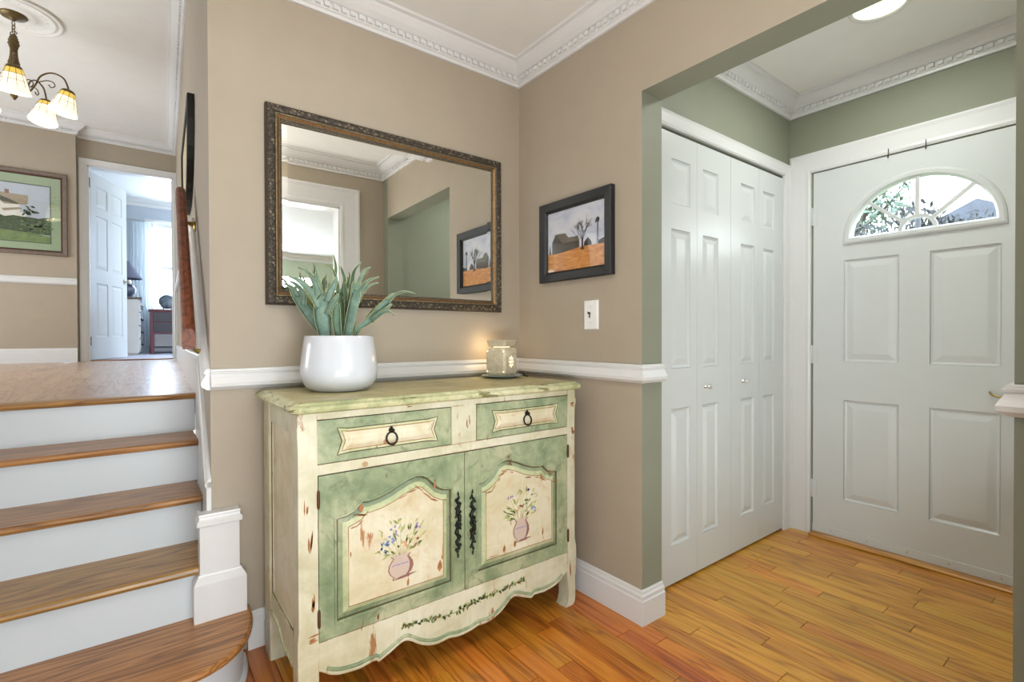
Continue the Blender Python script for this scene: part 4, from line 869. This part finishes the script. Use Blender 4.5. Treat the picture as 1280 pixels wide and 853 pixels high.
for an in (1.05, 1.35, 1.6, 1.9, 2.2): twig(.628, .44, an, .12, .0011, 3)
for s_ in (-.012, .012): b.tube([fpn(.875 + s_, .335, .0015), fpn(.875 + s_ * .2, .68, .0015)], .0009, 4, 4)
for t in (.40, .47, .54, .60): b.tube([fpn(.865, t, .0015), fpn(.885, t, .0015)], .0007, 4, 4)
flat(b, [(.875 + .030 * math.cos(k), .70 + .042 * math.sin(k)) for k in [i * .524 for i in range(12)]], fpn, .002, 4); flat(b, [(.835, .69), (.85, .70), (.85, .66), (.838, .655)], fpn, .002, 4)
b.build('print', PB, fp)
MB().plate(rect(.043, FW - .043, .043, FHh - .043), [], ff, .0125, .0115).build('glass', FGLASS, fp)
sw = thing('light_switch', (XC, 1.488, 1.155), 'white light switch plate with a dark toggle below the farm print', 'light switch')
so = lambda u, v, d: Vector((XC - d, 1.529 - u, 1.155 + v))
b = MB(); b.rings([[so(u, v, d) for u, v in inset(rect(0, .082, 0, .126), i)] for i, d in ((0, 0), (0, .003), (.003, .006), (.007, .0065), (.0075, .0058), (.0085, .0058), (.009, .0065))], 0, True, False, True); b.build('plate', plain('switch_white', '#ebebe8', .3, var=.01), sw)
b = MB(); b.box(XC - .0072, XC - .0062, 1.4905, 1.4975, 1.205, 1.228); b.plate([(.028, .068), (.040, .066), (.040, .074), (.029, .077)], [], so, .013, .0064); b.build('toggle', plain('toggle_black', '#1d1b1a', .4), sw)
for v in (.030, .098): MB().lathe([(.001, .0072), (.003, .0068), (.003, .006)], so(.041, v, 0), 8, 0, Matrix.Rotation(-math.pi / 2, 3, 'Y')).build('screw', STEEL, sw)

# ------------------------------------------------------------------ recessed light in the foyer
dl = thing('recessed_light', (2.44, .705, ZCL), 'glowing round recessed light in the foyer ceiling near the header', 'ceiling light')
b = MB(); b.lathe([(.088, -.001), (.104, -.003), (.108, -.010), (.104, -.016), (.094, -.016), (.090, -.008), (.088, -.001)], (2.44, .705, ZCL), 36, caps=False); b.build('trim_ring', TRIM, dl)
b = MB(); b.lathe([(.091, -.009), (.07, -.016), (.04, -.020), (.001, -.021)], (2.44, .705, ZCL), 30); b.build('lens', plain('lit_lens', '#f3f7e2', .4, emit='#eef5d6', es=1.1, var=0), dl)

# ------------------------------------------------------------------ upper hall: medallion, chandelier, smoke detector
HC = Vector((-.657, 4.81, ZU))
b = MB(); b.lathe([(.05, 0), (.255, 0), (.262, -.006), (.256, -.014), (.244, -.014), (.238, -.008), (.226, -.008), (.222, -.014), (.212, -.014), (.206, -.007), (.13, -.006), (.12, -.012), (.10, -.014), (.05, -.014)], HC, 56, caps=False)
for k in range(24):
    an = k * math.pi / 12; b.ball(HC + Vector((.172 * math.cos(an), .172 * math.sin(an), -.003)), (.026, .010, .005), 6, 0, Matrix.Rotation(an, 3, 'Z'))
b.build('ceiling_medallion', CEIL, label='round white plaster medallion on the upper hall ceiling', cat='ceiling medallion')
ch = thing('chandelier', HC - Vector((0, 0, .014)), 'bronze chandelier with leaded glass bell shades hanging in the upper hall', 'chandelier')
b = MB(); b.lathe([(.001, -.055), (.012, -.052), (.018, -.044), (.045, -.036), (.066, -.026), (.074, -.016), (.074, -.014)], HC, 28); b.build('canopy', BRONZE, ch)
b = MB()
for i in range(3):
    c = HC + Vector((0, 0, -.072 - i * .026)); ax = (rtv if i % 2 else fwv)
    b.tube([c + ax * (.010 * math.cos(t)) + Vector((0, 0, .018 * math.sin(t))) for t in [k * math.pi / 6 for k in range(12)]], .0028, 6, closed=True)
c = HC + Vector((0, 0, -.138)); b.tube([c + rtv * (.024 * math.cos(t)) + Vector((0, 0, .011 * math.sin(t))) for t in [k * math.pi / 8 for k in range(16)]], .0028, 6, closed=True)
b.build('chain', BRONZE, ch)
b = MB(); b.lathe([(.001, -.146), (.012, -.150), (.020, -.156), (.018, -.166), (.024, -.172), (.022, -.182), (.030, -.190), (.026, -.200), (.032, -.212), (.026, -.228), (.020, -.250), (.021, -.285), (.026, -.325), (.032, -.345), (.030, -.36), (.022, -.375), (.020, -.42), (.030, -.45), (.038, -.49), (.030, -.53), (.016, -.55), (.020, -.57), (.010, -.59), (.001, -.60)], HC, 18)
b.build('column', BRONZE, ch)
SHADE = plain('lit_leaded_glass', '#fff6dc', .35, emit='#fff4d8', es=.75, var=.03); SHADET = plain('amber_leaded_glass', '#d9b44a', .35, emit='#e8c860', es=.7, var=.15)
vd = Vector((HC.x, HC.y, 0)).normalized()
for k in range(5):
    an = 2 * math.pi * k / 5; d = -vd * math.cos(an) + Vector((vd.y, -vd.x, 0)) * math.sin(an); R_ = .29
    pt = lambda r, z: HC + d * r + Vector((0, 0, z))
    b = MB(); b.tube(spline([pt(.02, -.50), pt(.07, -.53), pt(.11, -.47), pt(.14, -.40), pt(.20, -.365), pt(.26, -.385), pt(R_ - .005, -.44), pt(R_, -.475)], 6), .0055, 8)
    b.tube(spline([pt(.12, -.45), pt(.17, -.425), pt(.205, -.43), pt(.215, -.455), pt(.195, -.468), pt(.182, -.452)], 5), .0035, 6)
    b.tube(spline([pt(.03, -.47), pt(.075, -.44), pt(.10, -.46), pt(.085, -.49), (pt(.07, -.475))], 5), .0035, 6)
    b.build('arm', BRONZE, ch)
    tilt = Matrix.Rotation(math.radians(-12), 3, d.cross(Vector((0, 0, 1)))); tp = pt(R_, -.468)
    sh = MB(); sh.lathe([(.001, .004), (.024, .002), (.036, -.006), (.042, -.018), (.042, -.022)], tp, 20, 0, tilt, caps=False); so_ = sh.build('shade_holder', BRONZE, ch)
    sh = MB(); pr = [(.040, -.020), (.052, -.055), (.063, -.095), (.074, -.140), (.086, -.172), (.083, -.172), (.071, -.138), (.060, -.093), (.049, -.055), (.037, -.020)]
    sh.lathe(pr, tp, 20, 0, tilt, ms=[1, 0, 0, 0, 0, 0, 0, 0, 1], caps=False); gs = sh.build('glass_shade', [SHADE, SHADET], ch)
    sh = MB()
    for q in range(10):
        a2 = q * math.pi / 5; sh.tube([tilt @ Vector((r * math.cos(a2), r * math.sin(a2), z)) + tp for r, z in ((.041, -.020), (.053, -.055), (.064, -.095), (.074, -.136))], .0013, 4)
    for r, z in ((.053, -.055), (.0635, -.095)): sh.tube([tilt @ Vector((r * math.cos(t), r * math.sin(t), z)) + tp for t in [q * math.pi / 10 for q in range(20)]], .0012, 4, closed=True)
    sh.build('leading', BRONZE, gs)
    lp = tilt @ Vector((0, 0, -.12)) + tp; lamp('chandelier_bulb', 'POINT', lp, 2.0, (1, .9, .76), radius=.03)
b = MB(); dc = Vector((-.12, 4.02, ZU)); b.lathe([(.001, -.032), (.035, -.031), (.05, -.026), (.062, -.018), (.066, -.008), (.066, 0)], dc, 32); b.build('smoke_detector', TRIM, label='round white smoke detector on the upper hall ceiling', cat='smoke detector')

# ------------------------------------------------------------------ farmhouse print in the upper hall
gp = thing('framed_farmhouse_print', (-1.07, YP, 1.972), 'brown-framed farmhouse print with a green mat on the upper hall wall', 'picture')
GO = Vector((-1.58, YP - .001, 1.972)); GU = Vector((1, 0, 0)); GN = Vector((0, -1, 0)); GW, GH = 1.02, .852
b = MB(); b.frame(GO, GU, UP, GN, GW, GH, [(0, 0), (0, .024), (.006, .030), (.03, .026), (.038, .020), (.042, .022), (.052, .014), (.054, .008)], ms=[0, 0, 0, 0, 1, 1, 1]); b.build('frame', [BROWNF, plain('dark_brown_lip', '#45291d', .45)], gp)
gf = lambda u, v, d: GO + GU * u + UP * v + GN * (.008 + d)
px0, px1, pz0, pz1 = .13, GW - .13, .124, GH - .142
b = MB(); b.plate(rect(.05, GW - .05, .05, GH - .05), [rect(px0, px1, pz0, pz1)], gf, 0, -.003, 0); b.build('mat', paint('green_mat_board', '#98aa8b', .8, .03), gp)
b = MB(); b.frame(gf(px0, pz0, 0), GU, UP, GN, px1 - px0, pz1 - pz0, [(-.004, 0), (-.004, .0012), (.006, .0012), (.006, -.001)]); b.build('mat_lip', plain('dark_green_lip', '#4d6650', .7), gp)
gq = lambda s, t, d: gf(px0 + s * (px1 - px0), pz0 + t * (pz1 - pz0), d - .0025)
GM = [plain('print_pale_sky', '#b4bec9', .6, var=.05, scale=8), plain('print_lawn', '#6d8450', .6, var=.2, scale=30), plain('print_hedge', '#3f5238', .6, var=.45, scale=70), plain('print_white_wall', '#dcdad0', .6, var=.04), plain('print_tan_roof', '#9c8f78', .6, var=.12, scale=60), plain('print_dark_gable', '#56564a', .6), plain('print_leaf', '#5c7a4c', .6, var=.4, scale=90), plain('print_brick', '#8a6a55', .6)]
b = MB(); flat(b, rect(0, 1, 0, 1), gq, 0, 0); flat(b, [(0, 0), (1, 0), (1, .12), (.8, .17), (.5, .22), (0, .24)], gq, .0006, 1)
flat(b, [(.30, .40), (.30, .62), (.42, .80), (.46, .80), (.70, .66), (.70, .38)], gq, .001, 3); flat(b, [(.40, .77), (.44, .82), (.78, .80), (.775, .64), (.56, .62)], gq, .0016, 4); flat(b, [(.43, .80), (.455, .80), (.70, .645), (.64, .64), (.54, .66), (.47, .74)], gq, .0022, 5)
flat(b, [(.56, .80), (.56, .87), (.60, .87), (.60, .80)], gq, .0022, 7); flat(b, [(.53, .54), (.70, .585), (.73, .56), (.55, .50)], gq, .0024, 4); flat(b, [(.30, .62), (.20, .55), (.20, .40), (.30, .40)], gq, .001, 3)
for u in (.36, .43): flat(b, rect(u, u + .03, .56, .66), gq, .0028, 5)
flat(b, [(.55, .40), (.76, .40), (.76, .50), (.55, .50)], gq, .0012, 3)
hp = [(0, .20), (.4, .20), (1, .14), (1, .45)] + [(.96 - .08 * i, .45 - .02 * (i % 2) - .01 * (i % 3)) for i in range(12)] + [(0, .42)]
flat(b, hp, gq, .003, 2)
rg3 = random.Random(3)
for i in range(40): leaf2(b, rg3.uniform(.72, .99), rg3.uniform(.16, .36), rg3.uniform(0, 6.28), .05, .03, 6, .0038, gq)
for i in range(22): leaf2(b, rg3.uniform(.74, .90), rg3.uniform(.48, .62), rg3.uniform(0, 6.28), .05, .022, 2, .0034, gq)
b.build('print', GM, gp)
MB().plate(rect(.052, GW - .052, .052, GH - .052), [], gf, .0065, .0055).build('glass', FGLASS, gp)

# ------------------------------------------------------------------ half-round dark plaque on the stair wall
pq = thing('wall_plaque', (xs(3.2), 3.2, 1.86), 'dark-rimmed rounded wall plaque hanging above the handrail, seen edge-on', 'wall decor')
PO = Vector((xs(3.35), 3.35, 0)); pU = Vector((SLP, 1, 0)).normalized(); pf_ = lambda u, z, d: PO + pU * u + UP * z + NS * d
oq = [(.50, 2.31), (-.50, 2.31)] + [(-.50 * math.cos(t) ** .8, 2.26 - .42 * math.sin(t)) for t in [math.pi / 2 * i / 10 for i in range(10)]] + [(0, 1.84)] + [(.50 * math.cos(t) ** .8, 2.26 - .42 * math.sin(t)) for t in [math.pi / 2 * (9 - i) / 10 for i in range(10)]]
b = MB(); b.rings([[pf_(u, z, d) for u, z in inset(oq, i)] for i, d in ((0, .002), (0, .030), (.008, .033), (.022, .030), (.024, .020))], 0, True, True, False); b.build('rim', plain('plaque_black_iron', '#22231f', .5, .3), pq)
MB().plate(inset(oq, .02), [], pf_, .022, .016).build('face', paint('plaque_cream', '#c9b995', .6, .1), pq)

# ------------------------------------------------------------------ bedroom beyond the door
bw_ = thing('window_1', ((WX0 + WX1) / 2, 10.15, WZ0), 'bright double-hung bedroom window behind sheer curtains', 'window', kind='structure')
b = MB()
for x0, x1, z0, z1 in ((WX0, WX0 + .05, WZ0, WZ1), (WX1 - .05, WX1, WZ0, WZ1), (WX0, WX1, WZ1 - .05, WZ1), (WX0, WX1, WZ0, WZ0 + .05), (WX0, WX1, 2.26, 2.32)): b.box(x0, x1, 10.12, 10.17, z0, z1)
b.build('sash', TRIM, bw_); b = MB(); b.box(WX0 - .04, WX1 + .04, 10.05, 10.12, WZ0 - .03, WZ0, 0, .004); b.build('sill', TRIM, bw_)
for z0, z1 in ((WZ0 + .05, 2.26), (2.32, WZ1 - .05)): MB().box(WX0 + .05, WX1 - .05, 10.145, 10.149, z0, z1).build('pane', GLASS, bw_)
casing('trim_21', Vector((WX0, 10.1, WZ0)), Vector((1, 0, 0)), Vector((0, -1, 0)), WX1 - WX0, WZ1 - WZ0, .075, 'white casing around the bedroom window', cat='window casing')
b = MB(); x0, x1 = -.06, .285
b.grid(lambda u, v: Vector((x0 + (x1 - x0) * u + .006 * math.sin(v * 9), 10.02 + .022 * math.sin(u * 46 + v * .6), 1.0 + 2.005 * v)), 64, 8)
b.build('sheer_curtain', SHEER, label='gathered white sheer curtain beside the bedroom window', cat='curtain', recalc=False)
b = MB(); b.tube([(-.15, 10.02, 3.042), (1.35, 10.02, 3.042)], .010, 10); b.ball((-.165, 10.02, 3.042), .02, 8); b.build('curtain_rod', TRIM, label='white curtain rod over the bedroom window', cat='curtain rod')
dz = ZL + .003
ds = thing('dresser', (-.16, 8.92, dz), 'pale grey dresser with dark pulls half hidden by the bedroom door', 'dresser')
GREYD = paint('dresser_pale_grey', '#b9b6b2', .45, .03); DTOP = wood('dresser_dark_top', '#2e2522', '#4c403a', '#5e504a', 'x', .35, .2, .05)
DXr, DYf, DYb = .055, 8.75, 9.75   # the drawer side faces right
b = MB(); b.box(-.42, DXr - .02, DYf, DYb, dz + .03, dz + .80, 0, .006); b.box(-.40, DXr - .04, DYf + .03, DYb - .03, dz, dz + .03); b.build('body', GREYD, ds)
b = MB(); b.box(-.44, DXr + .02, DYf - .02, DYb + .02, dz + .80, dz + .826, 0, .006); b.build('top', DTOP, ds)
for i in range(4):
    z0 = dz + .06 + i * .185; b = MB(); b.box(DXr - .02, DXr, DYf + .03, DYb - .03, z0, z0 + .17, 0, .005); d_ = b.build('drawer', GREYD, ds)
    for y in (DYf + .22, DYb - .22):
        b = MB(); b.tube(spline([(DXr, y - .05, z0 + .10), (DXr + .028, y - .045, z0 + .085), (DXr + .03, y, z0 + .075), (DXr + .028, y + .045, z0 + .085), (DXr, y + .05, z0 + .10)], 4), .007, 6); b.build('pull', IRON, d_)
lz = dz + .826; lc = Vector((-.105, 9.02, lz))
lt = thing('table_lamp', lc, 'dark blue-grey table lamp with a cone shade on the pale dresser', 'table lamp'); LB = plain('lamp_blue_grey_glaze', '#3d4355', .35, 0, .1, 20); LS = plain('lamp_grey_fabric', '#55586a', .8, 0, .08, 200)
b = MB(); b.lathe([(.001, 0), (.055, 0), (.056, .008), (.075, .03), (.108, .08), (.115, .125), (.10, .165), (.06, .195), (.03, .21), (.018, .225), (.012, .29), (.001, .29)], lc, 24); b.build('base', LB, lt)
b = MB(); b.lathe([(.186, .275), (.186, .285), (.03, .535), (.026, .535), (.182, .277), (.186, .275)], lc, 32, caps=False); b.build('shade', LS, lt)
b = MB(); b.lathe([(.001, .28), (.006, .28), (.006, .54), (.010, .55), (.001, .56)], lc, 8); b.build('stem', BRASS, lt)
ct = thing('nightstand', (.40, 9.45, dz), 'dark red nightstand with two black drawers under the bedroom window', 'nightstand'); RED = plain('nightstand_oxblood', '#5a2a30', .4, 0, .1, 30); BLD = plain('nightstand_black', '#2d2c33', .45)
nx0, nx1, ny0, ny1 = .175, .72, 9.28, 9.72
b = MB(); b.box(nx0, nx1, ny0, ny1, dz + .31, dz + .66, 0, .004); b.build('case', RED, ct)
b = MB(); b.box(nx0 - .02, nx1 + .02, ny0 - .02, ny1 + .01, dz + .66, dz + .685, 0, .005); b.build('top', RED, ct)
for z in (.335, .495):
    b = MB(); b.box(nx0 + .035, nx1 - .035, ny0 - .008, ny0 + .01, dz + z, dz + z + .145, 0, .004); d_ = b.build('drawer', BLD, ct)
    b = MB(); b.ball(((nx0 + nx1) / 2, ny0 - .018, dz + z + .072), .014, 8); b.build('knob', RED, d_)
for x in (nx0, nx1 - .05):
    for y in (ny0, ny1 - .05): MB().box(x, x + .05, y, y + .05, dz, dz + .312, 0, .004).build('leg', RED, ct)
b = MB(); b.box(nx0 + .01, nx1 - .01, ny0 + .01, ny1 - .01, dz + .09, dz + .115); b.build('lower_shelf', BLD, ct)
ck = thing('decorative_platter', (.40, 9.5, dz + .685), 'round dark platter on a stand on top of the red nightstand', 'platter'); CKM = plain('platter_slate', '#4a5560', .35, 0, .5, 18)
RX = Matrix.Rotation(math.radians(78), 3, 'X'); b = MB(); b.lathe([(.001, .012), (.06, .010), (.085, .004), (.112, -.006), (.116, -.002), (.09, .010), (.06, .018), (.001, .02)], (.40, 9.5, dz + .82), 28, 0, RX); b.build('plate', CKM, ck)
for x in (.35, .45): MB().tube(spline([(x, 9.44, dz + .712), (x, 9.45, dz + .697), (x, 9.52, dz + .697), (x, 9.56, dz + .699), (x, 9.525, dz + .80)], 4), .004, 6).build('stand_wire', IRON, ck)
b = MB(); b.tube(spline([(.36, 9.47, dz + .945), (.38, 9.47, dz + .965), (.42, 9.47, dz + .965), (.44, 9.47, dz + .945)], 4), .007, 6); b.build('hanging_loop', IRON, ck)
vb = MB(); vb.box(.24, .66, 9.9, 10.08, dz + .02, dz + .30, 0, .004); 
for i in range(7): vb.box(.26, .64, 9.893, 9.902, dz + .05 + i * .034, dz + .065 + i * .034)
vb.build('baseboard_heater', TRIM, kind='structure', label='white heater cover below the bedroom window', cat='heater')

# ------------------------------------------------------------------ living room behind the doorway (only seen in the mirror)
cf = thing('ceiling_fan', (-.55, -2.2, ZCL), 'pale ceiling fan in the living room, seen in the mirror', 'ceiling fan')
FANM = paint('fan_grey_white', '#a9adb0', .5, .03); c = Vector((-.55, -2.2, ZCL))
b = MB(); b.lathe([(.001, -.30), (.05, -.295), (.10, -.27), (.11, -.23), (.09, -.20), (.03, -.18), (.014, -.17), (.014, -.05), (.05, -.04), (.06, 0)], c, 24); b.build('motor', FANM, cf)
for k in range(5):
    an = k * 2 * math.pi / 5 + .35; b = MB(); b.xf = Matrix.Translation(c + Vector((0, 0, -.225))) @ Matrix.Rotation(an, 4, 'Z') @ Matrix.Rotation(.2, 4, 'X')
    b.box(.10, .20, -.015, .015, -.003, .003); b.box(.18, .66, -.06, .06, -.004, .004, 0, .003); b.build('blade', FANM, cf)

# ------------------------------------------------------------------ outside the front door
MB().box(3.22, 40, -25, 30, -.35, -.25).build('ground', plain('lawn_green', '#6f7d4e', .9, 0, .3, 3), kind='structure', label='lawn outside the front door', cat='ground')
b = MB(); b.lathe([(.05, -.25), (.05, 0), (.028, .05), (.025, 3.2), (.04, 3.22), (.04, 3.26), (.001, 3.3)], (7, 1.655, 0), 14)
b.build('lawn_post', paint('post_grey', '#4a4f58', .5, .03), label='thin grey post on the lawn seen through the door window', cat='post')
nh = thing('house', (19.2, 2.9, -.25), 'neighbouring house with a grey roof seen through the door window', 'house')
b = MB(); b.box(17.8, 21, 1.9, 3.9, -.25, 4.15); b.build('wall', paint('siding_pale', '#50555e', .7, .03), nh)
b = MB(); b.rings([[Vector((17.4, y, z)) for y, z in ((1.7, 4.1), (2.9, 4.7), (4.1, 4.1))], [Vector((21.4, y, z)) for y, z in ((1.7, 4.1), (2.9, 4.7), (4.1, 4.1))]], 0, True, True, True); b.build('roof', plain('roof_slate_grey', '#545a66', .8, 0, .15, 4), nh)
FOL = [plain('foliage_pale_green', '#5c6f5c', .7, 0, .3, 3), plain('foliage_dark', '#262c27', .7, 0, .4, 3)]
BARK = plain('bark_brown', '#3a322a', .9, 0, .25, 12)
def foliage(name, c, r, n, m, rnd, label, cat, trunk, sz):
    t = thing(name, (c[0], c[1], -.25), label, cat); b = MB()
    for i in range(n):
        d = Vector((rnd.gauss(0, 1), rnd.gauss(0, 1), rnd.gauss(0, 1))).normalized() * rnd.uniform(.35, 1) ; p = Vector(c) + Vector((d.x * r[0], d.y * r[1], d.z * r[2]))
        a = Vector((rnd.gauss(0, 1), rnd.gauss(0, 1), rnd.gauss(0, 1))).normalized(); e = a.orthogonal().normalized(); s2 = sz * rnd.uniform(.6, 1.3)
        b.add([p - a * s2, p + e * s2 * .4, p + a * s2, p - e * s2 * .4], [(0, 1, 2, 3)])
    b.build('foliage', m, t, kind='stuff', recalc=False); b = MB(); b.tube([(c[0], c[1], -.25), (c[0] + .1, c[1], c[2] * .5), (c[0], c[1] + .05, c[2])], [trunk, trunk * .7, trunk * .3], 8)
    for k in range(6):
        an = k * 1.05; b.tube([(c[0], c[1], c[2] - r[2] * .5), (c[0] + r[0] * .5 * math.cos(an), c[1] + r[1] * .5 * math.sin(an), c[2]), (c[0] + r[0] * .8 * math.cos(an), c[1] + r[1] * .8 * math.sin(an), c[2] + r[2] * .4)], [trunk * .4, trunk * .25, trunk * .1], 5)
    b.build('trunk', BARK, t)
foliage('tree', (14, 4.6, 4.2), (1.6, 1.3, 1.3), 1500, FOL[0], random.Random(31), 'pale leafy tree seen left of centre through the door window', 'tree', .14, .11)
foliage('shrub', (8.2, 1.95, 2.28), (.6, .48, .62), 1300, FOL[1], random.Random(32), 'dark twiggy shrub seen low in the middle of the door window', 'shrub', .05, .06)
foliage('shrub', (10.9, 1.90, 2.78), (.45, .40, .42), 420, FOL[1], random.Random(33), 'dark twiggy shrub seen low at the right of the door window', 'shrub', .05, .05)
foliage('shrub', (9.0, 3.05, 2.6), (.6, .5, .42), 800, FOL[1], random.Random(34), 'dark twiggy shrub seen low at the left of the door window', 'shrub', .05, .05)
